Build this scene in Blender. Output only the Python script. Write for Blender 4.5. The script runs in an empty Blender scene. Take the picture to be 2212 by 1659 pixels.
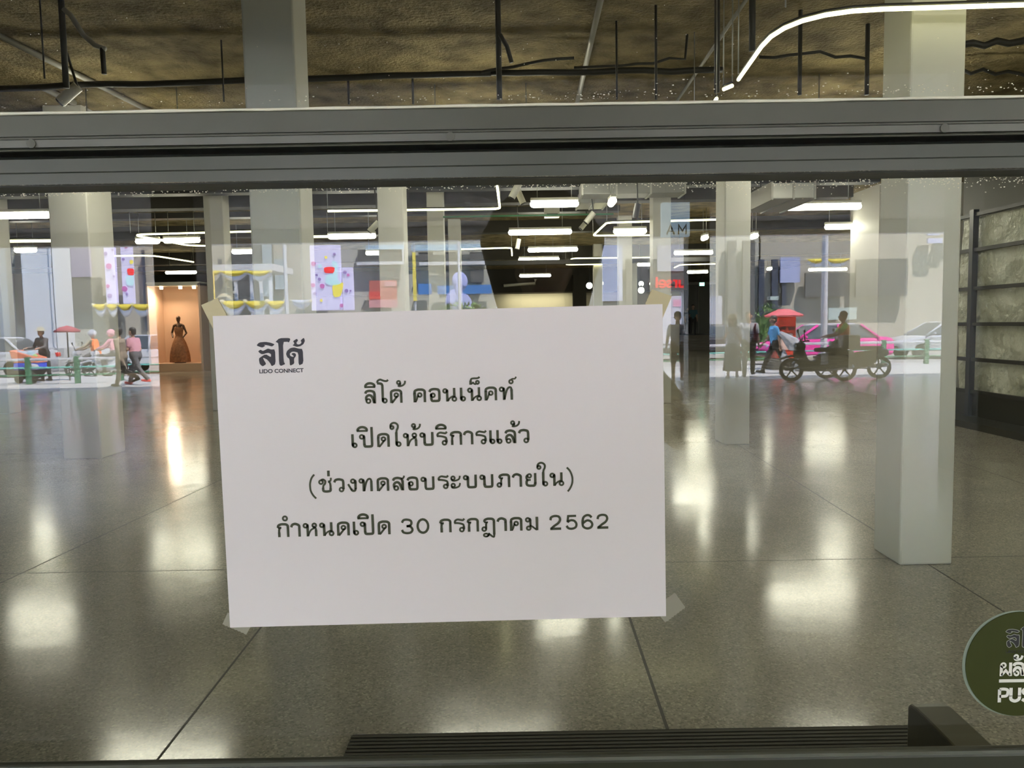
import bpy, bmesh, math, random
from mathutils import Vector, Matrix, Euler
C = bpy.context.scene
PI = math.pi
R = math.radians
random.seed(7)

# ------------------------------------------------------------------ camera
F_PX, CX, CY = 1661.0, 1106.0, 829.5
CAM_H = 1.5
cam_d = bpy.data.cameras.new('camera')
cam = bpy.data.objects.new('camera', cam_d)
C.collection.objects.link(cam)
cam_d.sensor_width = 36.0
cam_d.lens = F_PX / 2212 * 36.0
cam_d.clip_start = 0.02
cam_d.clip_end = 400
CAM_M = Matrix.Rotation(PI / 2 - R(4.4), 3, 'X') @ Matrix.Rotation(-0.017, 3, 'Z')
cam.matrix_world = Matrix.Translation((0, 0, CAM_H)) @ CAM_M.to_4x4()
C.camera = cam

# ------------------------------------------------------------------ world, sun, exposure
w = bpy.data.worlds.new('sky')
C.world = w
w.use_nodes = True
bg = w.node_tree.nodes['Background']
sky = w.node_tree.nodes.new('ShaderNodeTexSky')
sky.sky_type = 'NISHITA'
sky.sun_disc = False
sky.sun_elevation = R(68)
sky.sun_rotation = R(120)
w.node_tree.links.new(sky.outputs[0], bg.inputs[0])
bg.inputs[1].default_value = 2.7
sun_d = bpy.data.lights.new('sun', 'SUN')
sun_d.energy = 84.0
sun_d.angle = R(0.6)
sun_d.color = (1.0, 0.95, 0.88)
sun = bpy.data.objects.new('sun', sun_d)
C.collection.objects.link(sun)
sun.rotation_euler = Vector((-0.34, -0.24, -1.0)).to_track_quat('-Z', 'Y').to_euler()
vs = C.view_settings
C.display_settings.display_device = 'sRGB'
vs.view_transform = 'Standard'
vs.look = 'None'
vs.exposure = 0.45
vs.gamma = 1.0
vs.use_curve_mapping = False
cy = getattr(C, 'cycles', None)
if cy:
    cy.max_bounces = 10
    cy.transparent_max_bounces = 16
    cy.sample_clamp_indirect = 6.0
    cy.caustics_reflective = False
    cy.caustics_refractive = False

# ------------------------------------------------------------------ measuring helpers (metres; camera at 0,0,1.5, hall towards +Y)
GY = 0.73                                   # outer face of the glass
def ray(px, py):
    return CAM_M @ Vector(((px - CX) / F_PX, -(py - CY) / F_PX, -1.0))
def at(px, py, y):
    d = ray(px, py); return Vector((0, 0, CAM_H)) + d * (y / d.y)
def lvl(px, py, z):
    d = ray(px, py); return Vector((0, 0, CAM_H)) + d * ((z - CAM_H) / d.z)
def mir(p):                                 # the street lies behind the camera: mirror through the glass
    return Vector((p.x, 2 * GY - p.y, p.z))
def rf(px, py, d):
    return mir(at(px, py, d))
def rfl(px, py, z=0.0):
    return mir(lvl(px, py, z))

# ------------------------------------------------------------------ materials
MATS = {}
def mat(name, col=(0.5, 0.5, 0.5), rough=0.5, metal=0.0, emit=None, estr=0.0, spec=0.5, noise=None, bump=None):
    """noise=(scale, col2, contrast); bump=(scale, strength, distance)"""
    if name in MATS: return MATS[name]
    m = bpy.data.materials.new(name); m.use_nodes = True
    nt = m.node_tree; b = nt.nodes['Principled BSDF']
    b.inputs['Base Color'].default_value = (*col, 1)
    b.inputs['Roughness'].default_value = rough
    b.inputs['Metallic'].default_value = metal
    b.inputs['Specular IOR Level'].default_value = spec
    if emit:
        b.inputs['Emission Color'].default_value = (*emit, 1)
        b.inputs['Emission Strength'].default_value = estr
    if noise or bump:
        tc = nt.nodes.new('ShaderNodeTexCoord')
    if noise:
        n = nt.nodes.new('ShaderNodeTexNoise'); n.inputs['Scale'].default_value = noise[0]
        n.inputs['Detail'].default_value = 6
        r = nt.nodes.new('ShaderNodeValToRGB')
        c = noise[2] if len(noise) > 2 else 0.2
        r.color_ramp.elements[0].position = 0.5 - c; r.color_ramp.elements[1].position = 0.5 + c
        r.color_ramp.elements[0].color = (*col, 1); r.color_ramp.elements[1].color = (*noise[1], 1)
        nt.links.new(tc.outputs['Object'], n.inputs['Vector'])
        nt.links.new(n.outputs['Fac'], r.inputs[0]); nt.links.new(r.outputs[0], b.inputs['Base Color'])
    if bump:
        n2 = nt.nodes.new('ShaderNodeTexNoise'); n2.inputs['Scale'].default_value = bump[0]; n2.inputs['Detail'].default_value = 5
        bp = nt.nodes.new('ShaderNodeBump'); bp.inputs['Strength'].default_value = bump[1]; bp.inputs['Distance'].default_value = bump[2]
        nt.links.new(tc.outputs['Object'], n2.inputs['Vector'])
        nt.links.new(n2.outputs['Fac'], bp.inputs['Height']); nt.links.new(bp.outputs[0], b.inputs['Normal'])
    MATS[name] = m
    return m

def glass_mat(name, boost, tint=(0.95, 0.97, 0.95)):
    m = bpy.data.materials.new(name); m.use_nodes = True
    nt = m.node_tree; nt.nodes.remove(nt.nodes['Principled BSDF'])
    out = nt.nodes['Material Output']
    tr = nt.nodes.new('ShaderNodeBsdfTransparent'); tr.inputs[0].default_value = (*tint, 1)
    gl = nt.nodes.new('ShaderNodeBsdfGlossy'); gl.inputs['Roughness'].default_value = 0.0
    fr = nt.nodes.new('ShaderNodeFresnel'); fr.inputs['IOR'].default_value = 1.5
    mu = nt.nodes.new('ShaderNodeMath'); mu.operation = 'MULTIPLY'; mu.inputs[1].default_value = boost; mu.use_clamp = True
    geo = nt.nodes.new('ShaderNodeNewGeometry')
    inv = nt.nodes.new('ShaderNodeMath'); inv.operation = 'SUBTRACT'; inv.inputs[0].default_value = 1.0
    mu2 = nt.nodes.new('ShaderNodeMath'); mu2.operation = 'MULTIPLY'
    mx = nt.nodes.new('ShaderNodeMixShader')
    L = nt.links.new
    L(fr.outputs[0], mu.inputs[0]); L(geo.outputs['Backfacing'], inv.inputs[1])
    L(mu.outputs[0], mu2.inputs[0]); L(inv.outputs[0], mu2.inputs[1])
    L(mu2.outputs[0], mx.inputs[0]); L(tr.outputs[0], mx.inputs[1]); L(gl.outputs[0], mx.inputs[2])
    L(mx.outputs[0], out.inputs[0])
    return m

def terrazzo():
    m = bpy.data.materials.new('polished_terrazzo'); m.use_nodes = True
    nt = m.node_tree; b = nt.nodes['Principled BSDF']; L = nt.links.new
    tc = nt.nodes.new('ShaderNodeTexCoord')
    n = nt.nodes.new('ShaderNodeTexNoise'); n.inputs['Scale'].default_value = 0.9; n.inputs['Detail'].default_value = 8; n.inputs['Roughness'].default_value = 0.65
    r = nt.nodes.new('ShaderNodeValToRGB')
    r.color_ramp.elements[0].position = 0.3; r.color_ramp.elements[1].position = 0.75
    r.color_ramp.elements[0].color = (0.29, 0.275, 0.235, 1); r.color_ramp.elements[1].color = (0.4, 0.378, 0.32, 1)
    L(tc.outputs['Object'], n.inputs['Vector']); L(n.outputs['Fac'], r.inputs[0])
    v = nt.nodes.new('ShaderNodeTexVoronoi'); v.inputs['Scale'].default_value = 120
    L(tc.outputs['Object'], v.inputs['Vector'])
    hs = nt.nodes.new('ShaderNodeSeparateColor'); L(v.outputs['Color'], hs.inputs[0])
    r2 = nt.nodes.new('ShaderNodeValToRGB'); r2.color_ramp.interpolation = 'CONSTANT'
    e = r2.color_ramp.elements
    e[0].position = 0; e[0].color = (0.35, 0.35, 0.33, 1)
    e[1].position = 0.2; e[1].color = (1, 1, 1, 1)
    e2 = r2.color_ramp.elements.new(0.74); e2.color = (1.35, 1.33, 1.25, 1)
    e3 = r2.color_ramp.elements.new(0.9); e3.color = (2.1, 2.0, 1.8, 1)
    L(hs.outputs[0], r2.inputs[0])
    mx = nt.nodes.new('ShaderNodeMix'); mx.data_type = 'RGBA'; mx.blend_type = 'MULTIPLY'; mx.inputs[0].default_value = 0.42
    L(r.outputs[0], mx.inputs[6]); L(r2.outputs[0], mx.inputs[7]); L(mx.outputs[2], b.inputs['Base Color'])
    rr = nt.nodes.new('ShaderNodeMapRange'); rr.inputs[3].default_value = 0.07; rr.inputs[4].default_value = 0.24
    n3 = nt.nodes.new('ShaderNodeTexNoise'); n3.inputs['Scale'].default_value = 0.6; n3.inputs['Detail'].default_value = 5
    L(tc.outputs['Object'], n3.inputs['Vector']); L(n3.outputs['Fac'], rr.inputs[0]); L(rr.outputs[0], b.inputs['Roughness'])
    n4 = nt.nodes.new('ShaderNodeTexNoise'); n4.inputs['Scale'].default_value = 2.2; n4.inputs['Detail'].default_value = 3
    bp = nt.nodes.new('ShaderNodeBump'); bp.inputs['Strength'].default_value = 0.12; bp.inputs['Distance'].default_value = 0.02
    L(tc.outputs['Object'], n4.inputs['Vector']); L(n4.outputs['Fac'], bp.inputs['Height']); L(bp.outputs[0], b.inputs['Normal'])
    return m

WHITE_PAINT = mat('column_paint', (0.62, 0.61, 0.56), 0.55, noise=(3.0, (0.58, 0.57, 0.52), 0.3))
FRAME = mat('olive_frame_paint', (0.06, 0.061, 0.045), 0.38, noise=(9, (0.08, 0.081, 0.062), 0.3), bump=(60, 0.15, 0.002))
DARKGREEN = mat('dark_olive_paint', (0.02, 0.022, 0.009), 0.4)
BEAD = mat('sealant_edge_glow', (0.75, 0.71, 0.58), 0.5)
CEILING = mat('sprayed_ceiling', (0.14, 0.105, 0.042), 0.95, noise=(3.2, (0.36, 0.285, 0.135), 0.16), bump=(30, 1.0, 0.06))
BLACK = mat('black_metal', (0.012, 0.012, 0.012), 0.5)
STEEL = mat('galvanised_steel', (0.5, 0.5, 0.48), 0.4, 0.7)
LAMPW = mat('lamp_housing', (0.7, 0.69, 0.62), 0.5)
TUBE = mat('lamp_tube', (1, 1, 0.95), 0.4, emit=(1.0, 0.94, 0.77), estr=30)
STRIP = mat('strip_diffuser', (1, 1, 0.8), 0.4, emit=(1.0, 0.93, 0.5), estr=5)
SKIN = mat('skin', (0.5, 0.3, 0.2), 0.5)
SKIN_L = mat('skin_light', (0.62, 0.42, 0.31), 0.5)
HAIR = mat('hair', (0.02, 0.017, 0.015), 0.6)
EYE = mat('eye', (0.03, 0.02, 0.015), 0.2)
LIP = mat('lip', (0.4, 0.15, 0.13), 0.5)

# ------------------------------------------------------------------ object helpers
def link(o, parent=None):
    C.collection.objects.link(o)
    if parent is not None: o.parent = parent
    return o
def tag(o, label=None, cat=None, group=None, kind=None):
    if label: o['label'] = label
    if cat: o['category'] = cat
    if group: o['group'] = group
    if kind: o['kind'] = kind
    return o
def thing(name, label, cat, loc=(0, 0, 0), rotz=0.0, group=None, kind=None):
    o = bpy.data.objects.new(name, None); o.empty_display_size = 0.1
    link(o); o.location = loc; o.rotation_euler = (0, 0, rotz)
    return tag(o, label, cat, group, kind)
class MB:
    """collects shapes into one bmesh; mi = material slot"""
    def __init__(s): s.bm = bmesh.new(); s.mi = 0; s.M = Matrix.Identity(4)
    def _add(s, verts, faces, smooth=False):
        vs_ = [s.bm.verts.new(s.M @ Vector(v)) for v in verts]
        for f in faces:
            try:
                fc = s.bm.faces.new([vs_[i] for i in f]); fc.material_index = s.mi; fc.smooth = smooth
            except ValueError: pass
        return s
    def box(s, c, d):
        x, y, z = c; a, b, h = d[0] / 2, d[1] / 2, d[2] / 2
        v = [(x + i * a, y + j * b, z + k * h) for i in (-1, 1) for j in (-1, 1) for k in (-1, 1)]
        return s._add(v, [(0, 1, 3, 2), (4, 6, 7, 5), (0, 4, 5, 1), (2, 3, 7, 6), (0, 2, 6, 4), (1, 5, 7, 3)])
    def box2(s, a, b):
        return s.box([(a[i] + b[i]) / 2 for i in range(3)], [abs(b[i] - a[i]) for i in range(3)])
    def prism(s, poly, axis, a, b, smooth=False):
        """poly: 2D points; axis 'x': (y,z), 'y': (x,z), 'z': (x,y)"""
        def P(p, t):
            return (t, p[0], p[1]) if axis == 'x' else (p[0], t, p[1]) if axis == 'y' else (p[0], p[1], t)
        n = len(poly)
        v = [P(p, a) for p in poly] + [P(p, b) for p in poly]
        f = [tuple(range(n))[::-1], tuple(range(n, 2 * n))] + [(i, (i + 1) % n, (i + 1) % n + n, i + n) for i in range(n)]
        return s._add(v, f, smooth)
    def tube(s, pts, r, n=10, closed=False, caps=True, radii=None, flat=1.0):
        pts = [Vector(p) for p in pts]
        rings = []; up0 = None
        for i, p in enumerate(pts):
            if closed: t = (pts[(i + 1) % len(pts)] - pts[i - 1])
            else: t = pts[min(i + 1, len(pts) - 1)] - pts[max(i - 1, 0)]
            t.normalize()
            u = Vector((0, 0, 1)) if up0 is None else up0
            if abs(t.dot(u)) > 0.95: u = Vector((1, 0, 0)) if abs(t.x) < 0.9 else Vector((0, 1, 0))
            a = t.cross(u).normalized(); b = a.cross(t).normalized(); up0 = b
            rr = radii[i] if radii else r
            rings.append([p + (a * math.cos(2 * PI * k / n) + b * math.sin(2 * PI * k / n) * flat) * rr for k in range(n)])
        v = [q for rg in rings for q in rg]; m = len(rings)
        f = []
        for i in range(m if closed else m - 1):
            j = (i + 1) % m
            for k in range(n):
                f.append((i * n + k, i * n + (k + 1) % n, j * n + (k + 1) % n, j * n + k))
        if caps and not closed:
            f.append(tuple(range(n))[::-1]); f.append(tuple(range((m - 1) * n, m * n)))
        return s._add(v, f, True)
    def cyl(s, c, r, h, axis='z', n=24, r2=None):
        c = Vector(c); d = {'x': Vector((1, 0, 0)), 'y': Vector((0, 1, 0)), 'z': Vector((0, 0, 1))}[axis] * h / 2
        ra, rb_ = r, (r2 if r2 is not None else r)
        s.tube([c - d, c + d], r, n, radii=[ra, rb_], caps=False)
        u = d.normalized(); q = Vector((1, 0, 0)) if abs(u.x) < 0.9 else Vector((0, 1, 0)); a = u.cross(q).normalized(); b = u.cross(a)
        for e, rr, sg in ((c - d, ra, 1), (c + d, rb_, -1)):
            s._add([e + (a * math.cos(2 * PI * k / n) + b * math.sin(2 * PI * k / n) * sg) * rr for k in range(n)], [tuple(range(n))])
        return s
    def lathe(s, prof, c=(0, 0, 0), n=24, axis='z'):
        v = []; f = []
        for (r, z) in prof:
            for k in range(n):
                a = 2 * PI * k / n
                p = (r * math.cos(a), r * math.sin(a), z)
                if axis == 'x': p = (p[2], p[0], p[1])
                if axis == 'y': p = (p[0], p[2], p[1])
                v.append((p[0] + c[0], p[1] + c[1], p[2] + c[2]))
        m = len(prof)
        for i in range(m - 1):
            for k in range(n):
                f.append((i * n + k, i * n + (k + 1) % n, (i + 1) * n + (k + 1) % n, (i + 1) * n + k))
        if prof[0][0] > 1e-6: f.append(tuple(range(n))[::-1])
        if prof[-1][0] > 1e-6: f.append(tuple(range((m - 1) * n, m * n)))
        return s._add(v, f, True)
    def ball(s, c, r, n=12, sc=(1, 1, 1)):
        m = max(6, n // 2)
        prof = [(max(1e-5, math.sin(PI * i / m)) * r, -math.cos(PI * i / m) * r) for i in range(m + 1)]
        M0 = s.M; s.M = s.M @ Matrix.Translation(c) @ Matrix.Diagonal((*sc, 1)); s.lathe(prof, n=n); s.M = M0
        return s
    def capsule(s, a, ra, b, rb, n=12):
        a, b = Vector(a), Vector(b); d = (b - a)
        L = d.length
        if L < 1e-6: return s.ball(a, ra, n)
        d = d / L; pts = []; rad = []
        for i in range(4):
            t = PI / 2 * i / 4; pts.append(a - d * ra * math.cos(t)); rad.append(max(1e-4, ra * math.sin(t)))
        for i in range(5): pts.append(a + d * L * i / 4); rad.append(ra + (rb - ra) * i / 4)
        for i in range(1, 5):
            t = PI / 2 * i / 4; pts.append(b + d * rb * math.sin(t)); rad.append(max(1e-4, rb * math.cos(t)))
        return s.tube(pts, 1, n, radii=rad)
    def build(s, name, mats, parent=None, bevel=0.0, merge=False):
        me = bpy.data.meshes.new(name)
        if merge: bmesh.ops.remove_doubles(s.bm, verts=s.bm.verts, dist=1e-5)
        bmesh.ops.recalc_face_normals(s.bm, faces=s.bm.faces)
        s.bm.to_mesh(me); s.bm.free()
        for m in (mats if isinstance(mats, (list, tuple)) else [mats]): me.materials.append(m)
        o = bpy.data.objects.new(name, me); link(o, parent)
        if bevel:
            md = o.modifiers.new('bevel', 'BEVEL'); md.width = bevel; md.segments = 2; md.limit_method = 'ANGLE'
            md.angle_limit = R(40)
        return o
def box_obj(name, a, b, m, parent=None, bevel=0.0):
    return MB().box2(a, b).build(name, m, parent, bevel)
def dup(root, loc, rotz, label=None, group=None):
    r = root.copy(); C.collection.objects.link(r); r.location = loc; r.rotation_euler = (0, 0, rotz)
    if label: r['label'] = label
    if group: r['group'] = group
    for ch in list(root.children):
        c = ch.copy(); C.collection.objects.link(c); c.parent = r
        for g in ch.children:
            d = g.copy(); C.collection.objects.link(d); d.parent = c
    return r

# ------------------------------------------------------------------ hall shell
def zf(py, y): return at(1106, py, y).z
def wallbox(name, a, b, m, label, kind='structure'):
    return tag(box_obj(name, a, b, m), label, 'wall', None, kind)
BEIGE = mat('beige_wall', (0.52, 0.48, 0.36), 0.7)
GREYWALL = mat('grey_wall', (0.48, 0.45, 0.38), 0.7)
floor = tag(box_obj('floor', (-17, 0.77, -0.2), (14, 52, 0), terrazzo()), 'polished grey terrazzo floor of the empty hall', 'floor', None, 'structure')
JOINT = mat('floor_joint', (0.03, 0.028, 0.02), 0.6)
def joint(pa, pb, ya, yb, wd=0.008):
    a, b = lvl(*pa, 0), lvl(*pb, 0); d = b - a
    p = a + d * ((ya - a.y) / d.y); q = a + d * ((yb - a.y) / d.y)
    n = Vector((-(q - p).y, (q - p).x, 0)).normalized() * wd / 2
    m = MB(); m.prism([(p + n)[:2], (q + n)[:2], (q - n)[:2], (p - n)[:2]], 'z', -0.004, 0.0006)
    m.build('joint', JOINT, floor)
joint((345, 1635), (560, 1360), 1.0, 37, 0.01)
joint((1440, 1570), (1362, 1340), lvl(1440, 1577, 0).y, 37, 0.013)
joint((2150, 1310), (1680, 1015), 1.0, 37, 0.009)
joint((0, 1260), (480, 1035), 1.0, 37, 0.009)
joint((2065, 995), (2212, 1045), 1.0, 15, 0.008)
for yj, wd in ((4.72, 0.007), (9.5, 0.01)):
    box_obj('joint', (-17, yj - wd / 2, -0.004), (14, yj + wd / 2, 0.0006), JOINT, floor)
CEIL_Z = 4.1
tag(box_obj('ceiling', (-17, 0.77, CEIL_Z), (14, 52, CEIL_Z + 0.3), CEILING), 'rough brown sprayed concrete ceiling', 'ceiling', None, 'structure')
wallbox('wall_left', (-17.2, 0.77, 0), (-17, 52, CEIL_Z), GREYWALL, 'far side wall of the hall beyond the display booth')
wallbox('wall_back', (-17, 38, 0), (8.3, 38.2, CEIL_Z), BEIGE, 'beige back wall at the far end of the hall')
DARKB = mat('dark_bulkhead', (0.03, 0.026, 0.018), 0.8)
b_ = wallbox('wall_bulkhead', (-17, 36.2, 3.0), (8.3, 37.9, CEIL_Z), DARKB, 'dark dropped bulkhead above the beige back wall')
wallbox('wall_corridor_back', (8.3, 51, 0), (14, 51.2, CEIL_Z), GREYWALL, 'wall closing the corridor at the back')
wallbox('wall_corridor', (8.1, 38.2, 0), (8.3, 51, CEIL_Z), GREYWALL, 'side wall of the corridor at the back')
wallbox('wall_right_far', (14, 11.5, 0), (14.2, 52, CEIL_Z), GREYWALL, 'plain side wall behind the wide pier')
tag(box_obj('floor_platform', (8.3, 42.5, 0), (14, 51, 0.76), mat('platform_stone', (0.12, 0.1, 0.075), 0.4)), 'raised brown platform at the end of the corridor', 'platform', None, 'structure')
for k in range(4):
    tag(box_obj('step', (8.3, 41.3 + 0.3 * k, 0), (14, 42.5, 0.15 * (k + 1)), mat('platform_stone')), 'brown step up to the corridor platform', 'step', 'steps to the platform', 'structure')
# wide pier and the wall run that ends in it
tag(box_obj('wall_pier', (7.17, 15.1, 0), (9.6, 16.35, CEIL_Z), WHITE_PAINT), 'wide pale pier beyond the near right column', 'pier', None, 'structure')
# right wall: black base, pale sheeting on a black steel frame
XR = 6.58
SHEET = mat('plastic_sheeting', (0.76, 0.77, 0.68), 0.35, noise=(1.6, (0.46, 0.47, 0.37), 0.16), bump=(2.6, 1.0, 0.25))
DARKWALL = mat('dark_wall', (0.06, 0.058, 0.045), 0.6)
wallbox('wall_right', (XR + 0.12, 0.77, 0), (XR + 0.32, 11.5, CEIL_Z), DARKWALL, 'dark side wall behind the sheeted steel frame')
wallbox('wall_right_return', (XR + 0.32, 11.3, 0), (14.2, 11.5, CEIL_Z), GREYWALL, 'wall returning behind the sheeted frame')
hoard = thing('sheeted_frame', 'black steel grid covered in wrinkled pale plastic sheeting along the right wall', 'hoarding', (XR, 7, 0))
m = MB()
ny, nz = 46, 18
vs_, fs_ = [], []
rr_ = random.Random(3)
for i in range(ny + 1):
    for j in range(nz + 1):
        y = 2.0 - 7 + i * 9.4 / ny; z = 0.42 + j * (2.9 - 0.42) / nz
        vs_.append((0.05 + 0.025 * math.sin(y * 3.1 + z * 2.2) + rr_.uniform(-0.012, 0.012), y, z))
for i in range(ny):
    for j in range(nz):
        a = i * (nz + 1) + j; fs_.append((a, a + 1, a + nz + 2, a + nz + 1))
m._add(vs_, fs_, True); m.build('plastic_sheet', SHEET, hoard)
box_obj('base_panel', (-0.02, 2 - 7, 0), (0.09, 4.4, 0.42), mat('base_black', (0.018, 0.019, 0.014), 0.35), hoard)
for z in (0.44, 0.9, 1.4, 1.9, 2.44, 2.93):
    box_obj('rail', (-0.06, 2 - 7, z - 0.025), (0.0, 4.4, z + 0.025), BLACK, hoard)
for y in (-4.0, 0.0, 3.95):
    box_obj('post', (-0.08, y - 0.045, 0.0), (-0.0, y + 0.045, 3.0), mat('post_slate', (0.02, 0.023, 0.03), 0.4), hoard)
tag(box_obj('trim_right', (XR - 0.45, 2, 0), (XR - 0.02, 11.4, 0.09), mat('base_black')), 'black plinth running along the sheeted wall', 'plinth', None, 'structure')

# columns: square, on a grid
def column(x0, x1, y0, y1, label):
    return tag(MB().box2((x0, y0, 0), (x1, y1, CEIL_Z)).build('column', WHITE_PAINT, None, 0.012), label, 'column', 'square columns of the hall', 'structure')
column(2.34, 2.66, 4.58, 4.92, 'pale square column nearest the camera on the right')
column(-1.63, -1.31, 4.9, 5.22, 'pale square column rising behind the paper notice')
column(2.57, 2.88, 9.28, 9.7, 'second pale square column from the front on the right')
column(-1.62, -1.3, 9.6, 9.95, 'second pale column in line behind the paper notice')
column(-5.33, -4.88, 9.03, 9.6, 'pale square column standing alone at the left')
column(-1.5, -1.2, 14.2, 14.5, 'third pale column in line behind the paper notice')
column(2.62, 2.95, 14.2, 14.55, 'third pale column in the right hand line')
column(2.65, 2.98, 18.9, 19.2, 'fourth pale column in the right hand line')
column(-5.6, -5.25, 14.3, 14.65, 'pale column behind the lone left column')
column(-9.75, -9.4, 14.3, 14.65, 'pale column at the left edge of the view')
column(-1.5, -1.2, 19.0, 19.3, 'fourth pale column in line behind the paper notice')
column(2.75, 3.05, 25.5, 25.8, 'fifth pale column in the right hand line')
column(4.5, 5.0, 30.5, 31.0, 'pale pier in front of the beige back wall')

# ------------------------------------------------------------------ shopfront: transom, door, glass
XA, XB = -4.0, 4.0
GLASS_L = glass_mat('door_glass', 1.55)
GLASS_U = glass_mat('transom_glass', 1.4)
poly = [(0.775, zf(222, 0.728)), (0.726, zf(224, 0.726)), (0.706, zf(230, 0.706)), (0.704, zf(233, 0.704)), (0.704, zf(277, 0.704)),
        (0.7075, zf(279, 0.7075)), (0.7075, zf(283, 0.7075)), (0.704, zf(285, 0.704)), (0.7045, zf(301, 0.7045)), (0.7075, zf(303, 0.7075)), (0.7045, zf(306, 0.7045)),
        (0.705, zf(309, 0.705)), (0.713, zf(311, 0.713)), (0.775, zf(311, 0.713))]
tr = tag(MB().prism(poly, 'x', XA, XB).build('trim_transom', FRAME), 'olive grey painted transom bar above the glass door', 'transom', None, 'structure')
m = MB(); rb = random.Random(5); pts = []; rad = []
n_ = 260
for i in range(n_ + 1):
    pts.append((XA + (XB - XA) * i / n_, 0.7055, zf(227.5, 0.7055) + rb.uniform(-0.0002, 0.0002))); rad.append(0.0014 + rb.uniform(-0.0003, 0.0004))
m.tube(pts, 0.002, 6, radii=rad).build('edge_glow_bead', BEAD, tr)  # pale sealant bead, coloured to imitate the bright glow along the edge
box_obj('shadow_gap', (XA, 0.735, zf(322, 0.72) - 0.004), (XB, 0.77, zf(311, 0.713) + 0.002), BLACK, tr)
m = MB()
for i in range(5):                               # filled screw heads on the bar
    m.cyl((-0.85 + 0.42 * i + rb.uniform(-.05, .05), 0.7037, zf(293, 0.704)), 0.004, 0.0012, 'y', 14)
m.build('screw', FRAME, tr)
# upper pane
win = tag(box_obj('window_1', (XA, GY, zf(218, GY) - 0.012), (XB, GY + 0.01, 2.75), GLASS_U), 'clear glass pane above the transom bar', 'window', None, 'structure')
# door leaf
door = thing('door_1', 'wide glass door leaf with olive painted rails', 'door', (0, GY, 0), kind='structure')
def dz(z): return z
def dbox(name, a, b, mt, bev=0):
    return box_obj(name, (a[0], a[1] - GY, a[2]), (b[0], b[1] - GY, b[2]), mt, door, bev)
RAILP = mat('door_rail_paint', (0.075, 0.08, 0.068), 0.2, noise=(7, (0.086, 0.092, 0.08), 0.3))
poly = [(0.745, zf(321, 0.72)), (0.72, zf(322, 0.72)), (0.703, zf(327, 0.703)), (0.703, zf(355, 0.703)), (0.7055, zf(358, 0.7055)), (0.7055, zf(381, 0.7055)), (0.712, zf(384, 0.712)), (0.745, zf(384, 0.712))]
MB().prism([(a - GY, b) for a, b in poly], 'x', XA, XB).build('top_rail', RAILP, door)
zg = zf(384, 0.712) - 0.0006
dbox('gasket', (XA, 0.7125, zg), (XB, 0.745, zf(384, 0.712)), mat('rubber_gasket', (0.02, 0.022, 0.014), 0.5))
zr = zf(1628, 0.722)
dbox('glass_pane', (XA, GY, zr - 0.01), (XB, GY + 0.01, zg + 0.003), GLASS_L)
# cross rail
poly = [(0.722, zr), (0.714, zr - 0.0008), (0.708, zf(1634, 0.708)), (0.705, zf(1639, 0.705)), (0.706, zf(1646, 0.706)), (0.722, zf(1647, 0.722)), ]
MB().prism([(a - GY, b) for a, b in poly], 'x', XA, XB).build('glazing_bar', mat('satin_steel', (0.17, 0.175, 0.15), 0.33, 0.25, noise=(14, (0.12, 0.125, 0.1), 0.3)), door)
dbox('cross_rail', (XA, 0.7125, zr - 0.13), (XB, 0.729, zf(1645, 0.7125)), DARKGREEN, 0.003)
dbox('lower_glass_pane', (XA, GY, 0.13), (XB, GY + 0.01, zr - 0.125), GLASS_L)
dbox('bottom_rail', (XA, 0.705, 0.0), (XB, 0.765, 0.135), DARKGREEN, 0.003)
# inner pull handle: box section, top return and vertical grip
ha, hb = at(2010, 1605, 0.765), at(1968, 1519, 0.82)
hx0, hx1 = at(1965, 1520, 0.845).x, at(2043, 1520, 0.845).x
hz = at(2003, 1518, 0.845).z
HANDLE = mat('handle_green', (0.06, 0.056, 0.028), 0.4, noise=(40, (0.075, 0.07, 0.036), 0.3))
MB().prism([(0.742 - GY, hz - 0.002), (0.8 - GY, hz), (0.835 - GY, hz + 0.0005), (0.845 - GY, hz - 0.001), (0.85 - GY, hz - 0.006), (0.85 - GY, hz - 0.52), (0.84 - GY, hz - 0.535), (0.742 - GY, hz - 0.54), (0.742 - GY, hz - 0.495), (0.81 - GY, hz - 0.495), (0.812 - GY, hz - 0.05), (0.742 - GY, hz - 0.05)], 'x', hx0, hx1).build('pull_handle', HANDLE, door, 0.0025)
# specks of paint along the top edges of both panes
SPECK = mat('paint_speck', (0.78, 0.74, 0.6), 0.6)
rs = random.Random(11)
m = MB()
for i in range(1500):
    x = rs.uniform(-0.7, 0.7); z = zf(400, GY) - abs(rs.gauss(0, 0.0035)) * (1.3 if x > 0.15 else 0.5)
    if rs.random() > (0.95 if x > 0.15 else 0.45): continue
    m.box((x, -0.0004, z), (rs.uniform(0.0003, 0.0014), 0.0004, rs.uniform(0.0003, 0.0009)))
tag(m.build('paint_speck', SPECK, door), kind='stuff')
m = MB()
for i in range(520):
    x = rs.uniform(-0.7, 0.7); z = zf(217, GY) + abs(rs.gauss(0, 0.004))
    if x < 0 and rs.random() > 0.3: continue
    if 0.13 < x < 0.35 and rs.random() < 0.3: z += abs(rs.gauss(0, 0.012))
    m.box((x, GY - 0.0004, z), (rs.uniform(0.0004, 0.0018), 0.0004, rs.uniform(0.0003, 0.0009)))
for i in range(130):
    m.box((rs.uniform(-0.6, 0.6), GY - 0.0004, rs.uniform(1.71, 1.86)), (0.0006, 0.0004, 0.0006))
o = m.build('paint_speck', SPECK, win); tag(o, kind='stuff')
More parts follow.
